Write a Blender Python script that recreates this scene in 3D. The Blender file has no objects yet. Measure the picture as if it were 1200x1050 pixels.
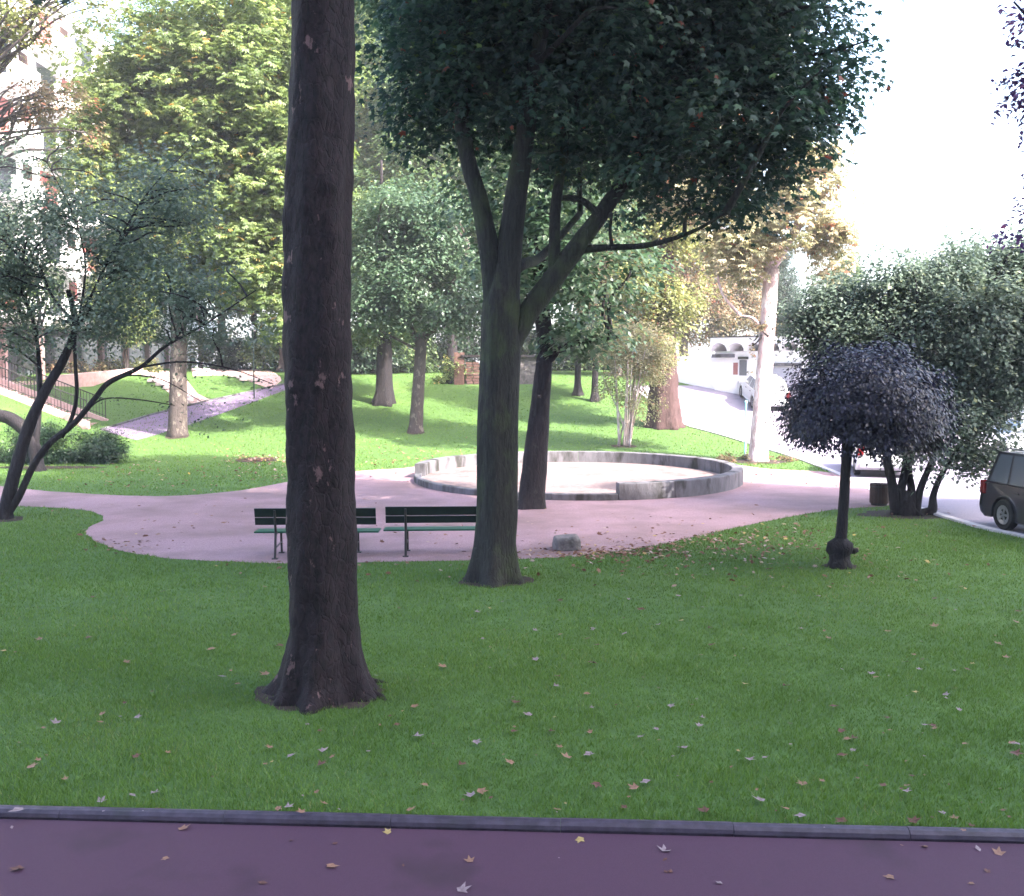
import bpy, bmesh, math, random
import numpy as np
from mathutils import Vector, noise, Matrix
R = math.radians
S = bpy.context.scene
COL = S.collection

# ------------------------------------------------------------------ camera
F, CX, CY, HZ, CH = 1150.0, 600.0, 525.0, 430.0, 3.3
PITCH = math.atan((CY - HZ) / F)
cam_d = bpy.data.cameras.new('camera'); cam = bpy.data.objects.new('camera', cam_d); COL.objects.link(cam)
cam.location = (0, 0, CH); cam.rotation_euler = (math.pi/2 - PITCH, 0, 0)
cam_d.sensor_fit = 'HORIZONTAL'; cam_d.sensor_width = 36; cam_d.lens = 36*F/1200.0
cam_d.clip_start = .05; cam_d.clip_end = 3000
S.camera = cam
S.render.resolution_x, S.render.resolution_y = 1024, 896

# ------------------------------------------------------------------ light
SUN_EL, SUN_AZ = 42.0, 128.0          # azimuth clockwise from +Y (the view direction): behind the camera, to the right
w = bpy.data.worlds.new('World'); S.world = w; w.use_nodes = True
nt = w.node_tree; nt.nodes.clear()
sky = nt.nodes.new('ShaderNodeTexSky'); sky.sky_type = 'NISHITA'; sky.sun_disc = False
sky.sun_elevation = R(SUN_EL); sky.sun_rotation = R(SUN_AZ); sky.air_density = 1.0; sky.dust_density = 4.0; sky.ozone_density = 1.0
bg = nt.nodes.new('ShaderNodeBackground'); bg.inputs[1].default_value = 0.15
wo = nt.nodes.new('ShaderNodeOutputWorld')
nt.links.new(sky.outputs[0], bg.inputs[0]); nt.links.new(bg.outputs[0], wo.inputs[0])
sd = bpy.data.lights.new('sun', 'SUN'); sd.energy = 2.6; sd.angle = R(.5); sd.color = (1, .94, .84)
so = bpy.data.objects.new('sun', sd); COL.objects.link(so)
e, a = R(SUN_EL), R(SUN_AZ)
sv = Vector((math.sin(a)*math.cos(e), math.cos(a)*math.cos(e), math.sin(e)))
so.rotation_euler = sv.to_track_quat('Z', 'Y').to_euler(); so.location = (0, 0, 60)
S.view_settings.view_transform = 'Standard'; S.view_settings.look = 'None'
S.view_settings.exposure = 3.3; S.view_settings.gamma = 1

# ------------------------------------------------------------------ ground shape and pixel helpers
def sm(a, b, t):
    t = max(0., min(1., (t-a)/(b-a))); return t*t*(3-2*t)
def hgt(x, y):
    if y < 34: h = 0.
    elif y < 55: h = .0062*(y-34)**2
    else: h = 2.734 + .26*5*(1-math.exp(-(y-55)/5.))*.35
    if x < -19 and y > 36:
        b = .65 + min(4.6, -19-x)/4.6*1.85
        h += (max(h, b)-h)*sm(36, 42, y)
    return h
def ray(px, py):
    u, v = px-CX, CY-py
    return Vector((u, F*math.cos(PITCH)+v*math.sin(PITCH), -F*math.sin(PITCH)+v*math.cos(PITCH)))
def at(px, py, Y):
    d = ray(px, py); t = Y/d.y; return Vector((d.x*t, Y, CH+d.z*t))
def G(px, py):
    d = ray(px, py); Y = 3.
    while Y < 120:
        p = at(px, py, Y)
        if p.z <= hgt(p.x, p.y): break
        Y += .02
    return Vector((p.x, p.y, hgt(p.x, p.y)))

# ------------------------------------------------------------------ materials
def nm(name):
    m = bpy.data.materials.new(name); m.use_nodes = True
    n = m.node_tree; b = n.nodes['Principled BSDF']; return m, n, b
def lk(n, a, b): n.links.new(a, b)
def mat(name, c1, c2=None, rough=.7, scale=6., detail=6, c3=None, s3=.7, bump=.0, bscale=60, metal=0, zs=1., spec=.35, lo=.35, hi=.65, dist=.02, lo3=.55, hi3=.7):
    m, n, b = nm(name)
    b.inputs['Roughness'].default_value = rough; b.inputs['Metallic'].default_value = metal
    b.inputs['Specular IOR Level'].default_value = spec
    tc = n.nodes.new('ShaderNodeTexCoord'); mp = n.nodes.new('ShaderNodeMapping'); mp.inputs['Scale'].default_value = (1, 1, zs)
    lk(n, tc.outputs['Object'], mp.inputs[0])
    def ramp(sc, l, h_, d=detail):
        t = n.nodes.new('ShaderNodeTexNoise'); t.inputs['Scale'].default_value = sc; t.inputs['Detail'].default_value = d
        t.inputs['Roughness'].default_value = .6
        lk(n, mp.outputs[0], t.inputs[0])
        r = n.nodes.new('ShaderNodeMapRange'); r.inputs[1].default_value = l; r.inputs[2].default_value = h_
        lk(n, t.outputs[0], r.inputs[0]); return r.outputs[0]
    def mix(f, A, B):
        x = n.nodes.new('ShaderNodeMix'); x.data_type = 'RGBA'
        lk(n, f, x.inputs[0])
        for s, v in ((x.inputs[6], A), (x.inputs[7], B)):
            if isinstance(v, tuple): s.default_value = (*v, 1)
            else: lk(n, v, s)
        return x.outputs[2]
    if c2:
        o = mix(ramp(scale, lo, hi), c1, c2)
        if c3: o = mix(ramp(s3, lo3, hi3), o, c3)
        lk(n, o, b.inputs['Base Color'])
    else: b.inputs['Base Color'].default_value = (*c1, 1)
    if bump:
        bp = n.nodes.new('ShaderNodeBump'); bp.inputs['Strength'].default_value = bump; bp.inputs['Distance'].default_value = dist
        lk(n, ramp(bscale, 0, 1, 4), bp.inputs['Height']); lk(n, bp.outputs[0], b.inputs['Normal'])
    return m
def leafmat(name, cols, trans=.35, rough=.45, spec=.4):
    """cols: leaf colours, one picked per leaf by its own random number"""
    m, n, b = nm(name)
    at_ = n.nodes.new('ShaderNodeAttribute'); at_.attribute_name = 'tint'
    r = n.nodes.new('ShaderNodeValToRGB'); lk(n, at_.outputs['Fac'], r.inputs[0])
    k = len(cols)
    while len(r.color_ramp.elements) < k: r.color_ramp.elements.new(.5)
    for i, (p, c) in enumerate(cols):
        r.color_ramp.elements[i].position = p; r.color_ramp.elements[i].color = (*c, 1)
    lk(n, r.outputs[0], b.inputs['Base Color']); b.inputs['Roughness'].default_value = rough
    b.inputs['Specular IOR Level'].default_value = spec
    tr = n.nodes.new('ShaderNodeBsdfTranslucent'); ms = n.nodes.new('ShaderNodeMixShader'); ms.inputs[0].default_value = trans
    hs = n.nodes.new('ShaderNodeHueSaturation'); hs.inputs['Value'].default_value = 1.5; hs.inputs['Saturation'].default_value = 1.15
    hs.inputs['Hue'].default_value = .485
    lk(n, r.outputs[0], hs.inputs['Color']); lk(n, hs.outputs[0], tr.inputs[0])
    out = n.nodes['Material Output']
    lk(n, b.outputs[0], ms.inputs[1]); lk(n, tr.outputs[0], ms.inputs[2]); lk(n, ms.outputs[0], out.inputs[0])
    return m
def glassmat(name, c, rough=.08):
    m, n, b = nm(name); b.inputs['Base Color'].default_value = (*c, 1); b.inputs['Roughness'].default_value = rough
    b.inputs['Specular IOR Level'].default_value = .8; return m

M = {}
M['asphalt'] = mat('purple_asphalt', (.041, .0135, .030), (.060, .023, .046), .8, 200, 3, (.032, .012, .023), 1.1, .5, 420, dist=.004)
M['kerb'] = mat('kerb_stone', (.022, .014, .026), (.050, .036, .058), .5, 14, 6, (.02, .016, .022), 3., .35, 90, dist=.006)
M['lawn'] = mat('lawn', (.045, .095, .020), (.065, .130, .026), .9, 5., 8, (.09, .160, .032), .25, .8, 50, dist=.03)
M['lawn'].name = 'lawn_ground'
M['gravel'] = mat('pink_gravel', (.23, .135, .155), (.37, .24, .268), .9, 60, 10, (.17, .110, .112), .45, .7, 140, dist=.015, lo3=.42, hi3=.68)
M['sand'] = mat('pale_sand', (.125, .088, .088), (.18, .135, .135), .95, 9, 8, (.09, .05, .048), .9, .5, 90)
M['road'] = mat('grey_road', (.21, .18, .235), (.26, .23, .29), .85, 30, 4, (.15, .13, .18), .6, .3, 120)
M['footpath'] = mat('violet_footpath', (.13, .09, .16), (.17, .12, .20), .85, 14, 4, (.11, .07, .11), .9, .2, 60)
M['concrete'] = mat('stained_concrete', (.085, .080, .090), (.14, .13, .15), .85, 5, 12, (.030, .028, .026), 2.4, .6, 40, zs=.35, lo3=.48, hi3=.62)
M['white'] = mat('white_render', (.80, .77, .80), (.86, .84, .87), .8, 3, 5)
M['pinkstone'] = mat('pink_stone', (.40, .25, .25), (.50, .34, .34), .8, 5, 6, bump=.2, bscale=30)
M['green_paint'] = mat('bench_green', (.010, .075, .045), (.015, .095, .058), .42, 9, 5, (.015, .03, .022), 3, .15, 80, dist=.003)
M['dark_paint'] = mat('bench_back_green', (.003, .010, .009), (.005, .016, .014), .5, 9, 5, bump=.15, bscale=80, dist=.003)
M['iron'] = mat('dark_iron', (.02, .018, .02), (.035, .03, .03), .5, 20)
M['rock'] = mat('grey_rock', (.10, .088, .092), (.17, .15, .15), .9, 9, 8, (.045, .048, .04), 3, .8, 22, dist=.03)
M['palerock'] = mat('pale_rock', (.45, .36, .36), (.62, .52, .52), .9, 4, 6, bump=.6, bscale=10, dist=.05)
M['palegrey'] = mat('pale_grey_paint', (.42, .40, .47), (.48, .46, .53), .7, 4)
M['redpanel'] = mat('red_panel', (.26, .085, .08), (.32, .12, .11), .6, 4)
M['wood'] = mat('brown_timber', (.03, .016, .014), (.055, .03, .024), .8, 8, bump=.3)
M['brick'] = mat('brick', (.07, .035, .03), (.12, .065, .055), .85, 9, bump=.3)
M['glass'] = glassmat('dark_glass', (.03, .035, .045))
M['glass2'] = glassmat('grey_glass', (.10, .11, .13), .15)
M['tyre'] = mat('tyre_rubber', (.012, .012, .013), rough=.8)
M['rim'] = mat('wheel_alloy', (.28, .28, .30), rough=.35, metal=.7)
M['redlamp'] = mat('red_lamp', (.16, .008, .01), rough=.25)
M['orange'] = mat('orange_lamp', (.7, .2, .02), rough=.2)
M['plate'] = mat('plate_white', (.7, .7, .65), rough=.4)
M['blueplastic'] = mat('pale_blue_paint', (.25, .5, .62), rough=.5)
M['seat'] = mat('dark_trim', (.02, .02, .022), rough=.8)

def barkmat(name, dark, mid, pale, zs=.3, sc=9, patch=4., plo=.58, phi=.63, bump=1.0, basef=0.):
    m, n, b = nm(name); b.inputs['Roughness'].default_value = .85; b.inputs['Specular IOR Level'].default_value = .25
    tc = n.nodes.new('ShaderNodeTexCoord'); mp = n.nodes.new('ShaderNodeMapping'); mp.inputs['Scale'].default_value = (1, 1, zs)
    mp2 = n.nodes.new('ShaderNodeMapping'); mp2.inputs['Scale'].default_value = (1, 1, .55)
    lk(n, tc.outputs['Object'], mp.inputs[0]); lk(n, tc.outputs['Object'], mp2.inputs[0])
    t = n.nodes.new('ShaderNodeTexNoise'); t.inputs['Scale'].default_value = sc*2; t.inputs['Detail'].default_value = 9; t.inputs['Roughness'].default_value = .7
    t2 = n.nodes.new('ShaderNodeTexNoise'); t2.inputs['Scale'].default_value = patch; t2.inputs['Detail'].default_value = 7; t2.inputs['Roughness'].default_value = .62
    v = n.nodes.new('ShaderNodeTexVoronoi'); v.feature = 'DISTANCE_TO_EDGE'; v.inputs['Scale'].default_value = sc*1.6
    lk(n, mp.outputs[0], t.inputs[0]); lk(n, mp2.outputs[0], t2.inputs[0]); 
    add = n.nodes.new('ShaderNodeMix'); add.data_type = 'VECTOR'; add.inputs[0].default_value = .12
    lk(n, mp.outputs[0], add.inputs[4]); lk(n, t2.outputs['Color'], add.inputs[5]); lk(n, add.outputs[1], v.inputs[0])
    r1 = n.nodes.new('ShaderNodeMapRange'); r1.inputs[1].default_value = .35; r1.inputs[2].default_value = .68; lk(n, t.outputs[0], r1.inputs[0])
    r2 = n.nodes.new('ShaderNodeMapRange'); r2.inputs[1].default_value = plo; r2.inputs[2].default_value = phi; lk(n, t2.outputs[0], r2.inputs[0])
    m1 = n.nodes.new('ShaderNodeMix'); m1.data_type = 'RGBA'; m1.inputs[6].default_value = (*dark, 1); m1.inputs[7].default_value = (*mid, 1); lk(n, r1.outputs[0], m1.inputs[0])
    m2 = n.nodes.new('ShaderNodeMix'); m2.data_type = 'RGBA'; m2.inputs[7].default_value = (*pale, 1); lk(n, r2.outputs[0], m2.inputs[0]); lk(n, m1.outputs[2], m2.inputs[6])
    lk(n, m2.outputs[2], b.inputs['Base Color'])
    r3 = n.nodes.new('ShaderNodeMapRange'); r3.inputs[1].default_value = 0; r3.inputs[2].default_value = .12; lk(n, v.outputs[0], r3.inputs[0])
    ma = n.nodes.new('ShaderNodeMath'); ma.operation = 'MULTIPLY_ADD'; ma.inputs[1].default_value = .45; lk(n, r3.outputs[0], ma.inputs[0]); lk(n, t.outputs[0], ma.inputs[2])
    mb = n.nodes.new('ShaderNodeMath'); mb.operation = 'MULTIPLY_ADD'; mb.inputs[1].default_value = -.5; lk(n, r2.outputs[0], mb.inputs[0]); lk(n, ma.outputs[0], mb.inputs[2])
    bp = n.nodes.new('ShaderNodeBump'); bp.inputs['Strength'].default_value = bump; bp.inputs['Distance'].default_value = .02
    lk(n, mb.outputs[0], bp.inputs['Height']); lk(n, bp.outputs[0], b.inputs['Normal'])
    return m
M['bark_plane'] = barkmat('plane_bark', (.006, .0038, .005), (.028, .017, .020), (.13, .078, .078), .45, 9, 5.6, .635, .66, 1., .22)
M['bark_maple'] = barkmat('maple_bark', (.012, .011, .011), (.040, .038, .034), (.046, .056, .026), .16, 13, 2.5, .5, .7, 1.)
M['bark_dark'] = barkmat('dark_bark', (.010, .008, .010), (.030, .024, .028), (.05, .044, .04), .2, 10, 4, .6, .7)
M['bark_grey'] = barkmat('grey_bark', (.045, .034, .034), (.09, .072, .07), (.16, .135, .12), .3, 8, 5, .55, .62)
M['bark_pale'] = barkmat('pale_bark', (.40, .27, .27), (.62, .50, .50), (.72, .62, .62), .3, 6, 4, .5, .6)
M['bark_red'] = barkmat('red_bark', (.035, .018, .019), (.085, .048, .050), (.13, .085, .088), .12, 9, 4, .6, .7)

M['lf_maple'] = leafmat('maple_leaves', [(0, (.020, .038, .034)), (.5, (.033, .062, .046)), (.93, (.050, .092, .056)), (.985, (.08, .13, .04)), (1, (.16, .06, .04))], .32, .6, .2)
M['lf_yellowgreen'] = leafmat('yellow_green_leaves', [(0, (.07, .11, .035)), (.5, (.13, .18, .06)), (.9, (.24, .29, .11)), (1, (.32, .20, .06))], .42)
M['lf_mid'] = leafmat('mid_green_leaves', [(0, (.05, .085, .040)), (.5, (.085, .135, .055)), (.9, (.14, .19, .075)), (1, (.2, .18, .07))], .42)
M['lf_blue'] = leafmat('bluish_green_leaves', [(0, (.038, .072, .042)), (.5, (.066, .112, .062)), (1, (.12, .165, .105))], .38, .42, .5)
M['lf_dark'] = leafmat('dark_evergreen_leaves', [(0, (.012, .028, .018)), (.6, (.022, .045, .026)), (1, (.045, .07, .04))], .2)
M['lf_purple'] = leafmat('purple_leaves', [(0, (.007, .007, .014)), (.6, (.012, .011, .026)), (1, (.026, .024, .055))], .15, .42, .4)
M['lf_cream'] = leafmat('cream_autumn_leaves', [(0, (.16, .17, .08)), (.4, (.32, .30, .18)), (.85, (.46, .40, .28)), (1, (.4, .15, .09))], .35)
M['lf_rust'] = leafmat('rusty_leaves', [(0, (.10, .095, .05)), (.6, (.17, .135, .08)), (1, (.28, .11, .07))], .35)
M['lf_grey'] = leafmat('grey_green_leaves', [(0, (.065, .095, .066)), (.5, (.11, .145, .108)), (.93, (.17, .22, .17)), (1, (.3, .32, .18))], .35, .5, .3)
M['lf_olive'] = leafmat('olive_leaves', [(0, (.10, .12, .04)), (.5, (.18, .20, .075)), (.9, (.28, .27, .12)), (1, (.36, .2, .08))], .35)
M['lf_juniper'] = leafmat('juniper_needles', [(0, (.008, .022, .010)), (.6, (.014, .038, .016)), (1, (.028, .06, .026))], .1)
M['lf_glare_violet'] = leafmat('glare_violet_leaves', [(0, (.08, .035, .11)), (.6, (.13, .065, .16)), (1, (.26, .08, .14))], .3)  # violet glare of the blown-out sky is put into the leaf colour
M['grass'] = leafmat('grass_blades', [(0, (.060, .115, .020)), (.5, (.092, .172, .030)), (.93, (.135, .215, .045)), (1, (.20, .21, .08))], .25, .5, .3)
M['litter'] = leafmat('leaf_litter', [(0, (.10, .04, .025)), (.35, (.18, .09, .06)), (.7, (.26, .15, .11)), (.9, (.33, .25, .23)), (1, (.38, .27, .07))], .15, .7, .2)
M['fl_brown'] = mat('fallen_brown', (.06, .022, .016), (.12, .045, .03), .7, 30)
M['fl_pale'] = mat('fallen_pale', (.13, .085, .09), (.24, .18, .19), .6, 30)
M['fl_tan'] = mat('fallen_tan', (.15, .07, .045), (.24, .13, .08), .65, 30)
M['fl_yellow'] = mat('fallen_yellow', (.26, .17, .05), (.32, .24, .10), .6, 30)

# ------------------------------------------------------------------ object helpers
def tag(o, label=None, cat=None, group=None, kind=None):
    if label: o['label'] = label
    if cat: o['category'] = cat
    if group: o['group'] = group
    if kind: o['kind'] = kind
    return o
def empty(name, loc, label=None, cat=None, group=None, rz=0):
    o = bpy.data.objects.new(name, None); COL.objects.link(o); o.location = loc; o.rotation_euler = (0, 0, rz)
    o.empty_display_size = .2
    return tag(o, label, cat, group)
def mesh_np(name, V, Fs, k, m, parent=None, tint=None, smooth=False):
    """V (n,3) array, Fs (f,k) array of faces all with k corners"""
    me = bpy.data.meshes.new(name)
    n, f = len(V), len(Fs)
    me.vertices.add(n); me.vertices.foreach_set('co', np.asarray(V, np.float32).ravel())
    me.loops.add(f*k); me.loops.foreach_set('vertex_index', np.asarray(Fs, np.int32).ravel())
    me.polygons.add(f); me.polygons.foreach_set('loop_start', np.arange(0, f*k, k, dtype=np.int32))
    me.polygons.foreach_set('loop_total', np.full(f, k, np.int32))
    me.update(calc_edges=True)
    if tint is not None:
        a_ = me.attributes.new('tint', 'FLOAT', 'POINT'); a_.data.foreach_set('value', np.asarray(tint, np.float32))
    me.materials.append(m)
    if smooth: me.polygons.foreach_set('use_smooth', np.ones(f, bool))
    o = bpy.data.objects.new(name, me); COL.objects.link(o); o.parent = parent
    return o
class MB:
    def __init__(s): s.v = []; s.f = []
    def add(s, vs, fs):
        b = len(s.v); s.v += [tuple(v) for v in vs]; s.f += [tuple(i+b for i in f) for f in fs]; return s
    def box(s, x0, x1, y0, y1, z0, z1, M4=None):
        vs = [Vector(p) for p in ((x0,y0,z0),(x1,y0,z0),(x1,y1,z0),(x0,y1,z0),(x0,y0,z1),(x1,y0,z1),(x1,y1,z1),(x0,y1,z1))]
        if M4: vs = [M4 @ v for v in vs]
        return s.add(vs, [(0,3,2,1),(4,5,6,7),(0,1,5,4),(1,2,6,5),(2,3,7,6),(3,0,4,7)])
    def prism(s, pts, axis, a, b, M4=None):
        """pts 2D polygon, extruded along axis ('x','y','z') from a to b"""
        def mk(p, t): return {'x': (t, p[0], p[1]), 'y': (p[0], t, p[1]), 'z': (p[0], p[1], t)}[axis]
        n = len(pts); vs = [Vector(mk(p, a)) for p in pts]+[Vector(mk(p, b)) for p in pts]
        if M4: vs = [M4 @ v for v in vs]
        fs = [tuple(range(n))[::-1], tuple(range(n, 2*n))]+[(i, (i+1) % n, (i+1) % n+n, i+n) for i in range(n)]
        return s.add(vs, fs)
    def tube(s, pts, rad, seg=8, nz=0., nf=3., lobes=None, cap=True):
        pts = [Vector(p) for p in pts]; n = len(pts)
        if not isinstance(rad, (list, tuple)): rad = [rad]*n
        t0 = (pts[1]-pts[0]).normalized(); ref = Vector((1, 0, 0)) if abs(t0.x) < .9 else Vector((0, 1, 0))
        u = (ref - t0*ref.dot(t0)).normalized(); vs = []
        for i, p in enumerate(pts):
            t = (pts[min(i+1, n-1)]-pts[max(i-1, 0)]).normalized()
            u = (u - t*u.dot(t)).normalized(); v = t.cross(u)
            for j in range(seg):
                an = 2*math.pi*j/seg; d = u*math.cos(an)+v*math.sin(an); r = rad[i]
                if lobes: r *= lobes(i, an, p)
                if nz: r *= 1+nz*noise.fractal((p+d*rad[i])*nf, 1., 2., 4)
                vs.append(p+d*r)
        fs = [(i*seg+j, i*seg+(j+1) % seg, (i+1)*seg+(j+1) % seg, (i+1)*seg+j) for i in range(n-1) for j in range(seg)]
        if cap: fs += [tuple(range(seg))[::-1], tuple((n-1)*seg+j for j in range(seg))]
        return s.add(vs, fs)
    def lathe(s, prof, c, seg=16, nz=0, nf=4):
        vs = []
        for r, z in prof:
            for j in range(seg):
                an = 2*math.pi*j/seg; p = Vector((c[0]+r*math.cos(an), c[1]+r*math.sin(an), c[2]+z))
                if nz: k = 1+nz*noise.fractal(p*nf, 1., 2., 3); p.x = c[0]+(p.x-c[0])*k; p.y = c[1]+(p.y-c[1])*k
                vs.append(p)
        n = len(prof)
        fs = [(i*seg+j, i*seg+(j+1) % seg, (i+1)*seg+(j+1) % seg, (i+1)*seg+j) for i in range(n-1) for j in range(seg)]
        fs += [tuple(range(seg))[::-1], tuple((n-1)*seg+j for j in range(seg))]
        return s.add(vs, fs)
    def build(s, name, m, parent=None, smooth=False, bevel=0, seg=2):
        me = bpy.data.meshes.new(name); me.from_pydata(s.v, [], s.f); me.update(); me.materials.append(m)
        if smooth: me.polygons.foreach_set('use_smooth', np.ones(len(me.polygons), bool))
        o = bpy.data.objects.new(name, me); COL.objects.link(o); o.parent = parent
        if bevel:
            b = o.modifiers.new('bevel', 'BEVEL'); b.width = bevel; b.segments = seg; b.limit_method = 'ANGLE'; b.angle_limit = R(35)
        return o
def spline(pts, n=6):
    """Catmull-Rom through tuples of any length"""
    P = [np.array(p, float) for p in pts]; P = [2*P[0]-P[1]]+P+[2*P[-1]-P[-2]]; out = []
    for i in range(1, len(P)-2):
        for k in range(n):
            t = k/n
            out.append(.5*((2*P[i])+(-P[i-1]+P[i+1])*t+(2*P[i-1]-5*P[i]+4*P[i+1]-P[i+2])*t*t+(-P[i-1]+3*P[i]-3*P[i+1]+P[i+2])*t**3))
    out.append(P[-2]); return [tuple(q) for q in out]
def poly_mask(poly, X, Y):
    ins = np.zeros(X.shape, bool); j = len(poly)-1
    for i in range(len(poly)):
        xi, yi = poly[i]; xj, yj = poly[j]
        if yi != yj:
            c = ((yi > Y) != (yj > Y)) & (X < (xj-xi)*(Y-yi)/(yj-yi)+xi)
            ins ^= c
        j = i
    return ins
def gpoly(pix, n=5, closed=False):
    pts = [tuple(G(*p)[:2]) for p in pix]
    return spline(pts, n)
def sheet(name, poly, z, m, step=.0, kind='structure'):
    """polygon laid over the ground, z above it"""
    bm = bmesh.new(); vs = [bm.verts.new((x, y, 0)) for x, y in poly]; f = bm.faces.new(vs)
    bmesh.ops.triangulate(bm, faces=[f])
    if step:
        xs = [p[0] for p in poly]; ys = [p[1] for p in poly]
        y = math.floor(min(ys)/step)*step
        while y < max(ys):
            bmesh.ops.bisect_plane(bm, geom=bm.verts[:]+bm.edges[:]+bm.faces[:], plane_co=(0, y, 0), plane_no=(0, 1, 0)); y += step
        x = math.floor(min(xs)/2.)*2
        while x < max(xs):
            bmesh.ops.bisect_plane(bm, geom=bm.verts[:]+bm.edges[:]+bm.faces[:], plane_co=(x, 0, 0), plane_no=(1, 0, 0)); x += 2.
    for v in bm.verts: v.co.z = hgt(v.co.x, v.co.y)+z
    for f in bm.faces:
        f.normal_update()
        if f.normal.z < 0: f.normal_flip()
    me = bpy.data.meshes.new(name); bm.to_mesh(me); bm.free(); me.materials.append(m)
    o = bpy.data.objects.new(name, me); COL.objects.link(o); tag(o, kind=kind); return o

# ------------------------------------------------------------------ ground
KL, KR = G(-120, 952), G(1320, 987)       # lawn edge along the front road
kd = (KR-KL); kd.z = 0; kd.normalize(); kn = Vector((-kd.y, kd.x, 0))
def kline(x): return KL.y+(x-KL.x)*(KR.y-KL.y)/(KR.x-KL.x)
xs = np.concatenate([np.array([-400, -150, -80]), np.arange(-50, 40.1, 1.), np.array([80, 150, 400])])
ys = np.concatenate([np.array([-100, -40, -20, 0, 5]), np.arange(7, 100, 1.), np.array([130, 250, 500])])
V = []; Fc = []
for iy, y in enumerate(ys):
    for ix, x in enumerate(xs):
        V.append((x, y, hgt(x, y)-(.03 if y < 6.2 else 0)))
nx = len(xs)
for iy in range(len(ys)-1):
    for ix in range(nx-1): Fc.append((iy*nx+ix, iy*nx+ix+1, (iy+1)*nx+ix+1, (iy+1)*nx+ix))
g = mesh_np('ground', np.array(V), np.array(Fc), 4, M['lawn'], smooth=True); tag(g, kind='structure')
xa, xb = -60, 60
ya, yb = kline(xa), kline(xb)
tag(MB().prism([(xa, -1.4), (xb, -1.4), (xb, yb-.1), (xa, ya-.1)], 'z', -.25, .012).build('front_road', M['asphalt']), kind='structure')
# rounded kerb of 1.22 m stones, fine joints between
kb = MB(); prof = [(-.075, -.05), (-.078, .02), (-.066, .045), (-.042, .064), (-.01, .071), (.022, .064), (.04, .045), (.045, -.05)]
Ls = 1.22
for i in range(-14, 15):
    c = Vector((0, kline(0), 0))+kd*(i*Ls+.35)
    J = lambda: random.uniform(-.002, .002)
    Mx = Matrix.Translation(c+Vector((0, J(), J()))) @ Matrix(((kd.x, kn.x, 0, 0), (kd.y, kn.y, 0, 0), (0, 0, 1, 0), (0, 0, 0, 1)))
    kb.prism(prof, 'x', .0012, Ls-.0012, Mx)
random.seed(3)
tag(kb.build('kerb', M['kerb'], bevel=.003), kind='structure')

# gravel path
top_edge = [(-60, 566), (0, 570), (60, 576), (150, 581), (215, 581), (280, 575), (333, 566), (410, 553), (470, 549)]
path_pix = top_edge + [(505, 545), (600, 540), (700, 540), (800, 541), (862, 545), (905, 550), (965, 553), (990, 560), (1030, 575), (1052, 590)]
low_edge = [(1035, 594), (975, 598), (900, 611), (830, 626), (760, 641), (690, 650), (620, 655), (450, 659), (320, 660), (200, 655), (140, 645), (106, 631), (101, 621), (122, 608), (104, 599), (60, 595), (0, 593), (-60, 592)]
P1 = gpoly(path_pix, 4); P2 = gpoly(low_edge, 5)
GP = P1+P2
rr = random.Random(5)
GP = [(x+rr.uniform(-.03, .03), y+rr.uniform(-.03, .03)) for x, y in GP]
sheet('gravel_path', GP, .006, M['gravel'], 1.)
# left, shaded edge of the path: low timber edging strip
# sand pit
RC, RO, RT = Vector((1.9, 28.85, 0)), 4.8, .32
circ = [(RC.x+(RO-.1)*math.cos(t*math.pi/40), RC.y+(RO-.1)*math.sin(t*math.pi/40)) for t in range(80)]
o = MB().prism(circ, 'z', -.2, .07).build('sand', M['sand']); tag(o, kind='structure')
def arc_wall(a0, a1, h, ro, ri, n=60, z0=-.1):
    N_ = max(2, round(abs(a1-a0)/18)); mb = MB()
    for k in range(N_):
        u0, u1 = a0+(a1-a0)*k/N_, a0+(a1-a0)*(k+1)/N_; jit = .004*math.sin(k*2.7)
        q_ = arc_seg(u0+.06, u1-.06, h+jit, ro+jit, ri, max(3, n//N_), z0); mb.add(q_.v, q_.f)
    return mb
def arc_seg(a0, a1, h, ro, ri, n, z0):
    mb = MB(); sec = [(ri, z0), (ro, z0), (ro, h-.02), (ro-.02, h), (ri+.02, h), (ri, h-.02)]
    vs = []
    for i in range(n+1):
        t = R(a0+(a1-a0)*i/n)
        for r, z in sec: vs.append((RC.x+r*math.cos(t), RC.y+r*math.sin(t), z))
    k = 6; fs = [(i*k+j, (i+1)*k+j, (i+1)*k+(j+1) % k, i*k+(j+1) % k) for i in range(n) for j in range(k)]
    fs += [tuple(range(k)), tuple(n*k+j for j in range(k))[::-1]]
    return mb.add(vs, fs)
ring = empty('sandpit_wall', RC, 'round low concrete wall around the sand pit, stepped down at the front left', 'low wall')
def undo(o): o.matrix_parent_inverse = o.parent.matrix_world.inverted(); return o
def under(o, t): 
    """keep world coordinates of a mesh built in world space while parenting it under t"""
    me = o.data; me.transform(Matrix.Translation(-Vector(t.location))); me.update(); o.parent = t; return o
under(arc_wall(-81, 178, .43, RO, RO-RT, 90).build('seat_wall', M['concrete']), ring)
under(arc_wall(180, 278.8, .17, RO-.02, RO-.24, 40).build('low_edging', M['concrete']), ring)

# right road going back
RL = [G(*p) for p in ((1230, 640), (1200, 630), (1162, 622), (1125, 612), (1090, 601), (1045, 586), (1015, 571), (975, 553), (930, 536), (875, 519), (835, 507), (800, 497), (775, 478), (752, 462), (735, 452))]
left_e = [(p.x, p.y) for p in RL]
left_e = [(9.0, 3), (9.6, 10), (10.2, 15)]+left_e
left_s = spline(left_e, 3)
right_e = [(x+ (14 if y < 34 else max(7.5, 14-(y-34)*.5)), y) for x, y in left_s]
sheet('side_road', left_s+right_e[::-1], .009, M['road'], 1.)
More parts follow.
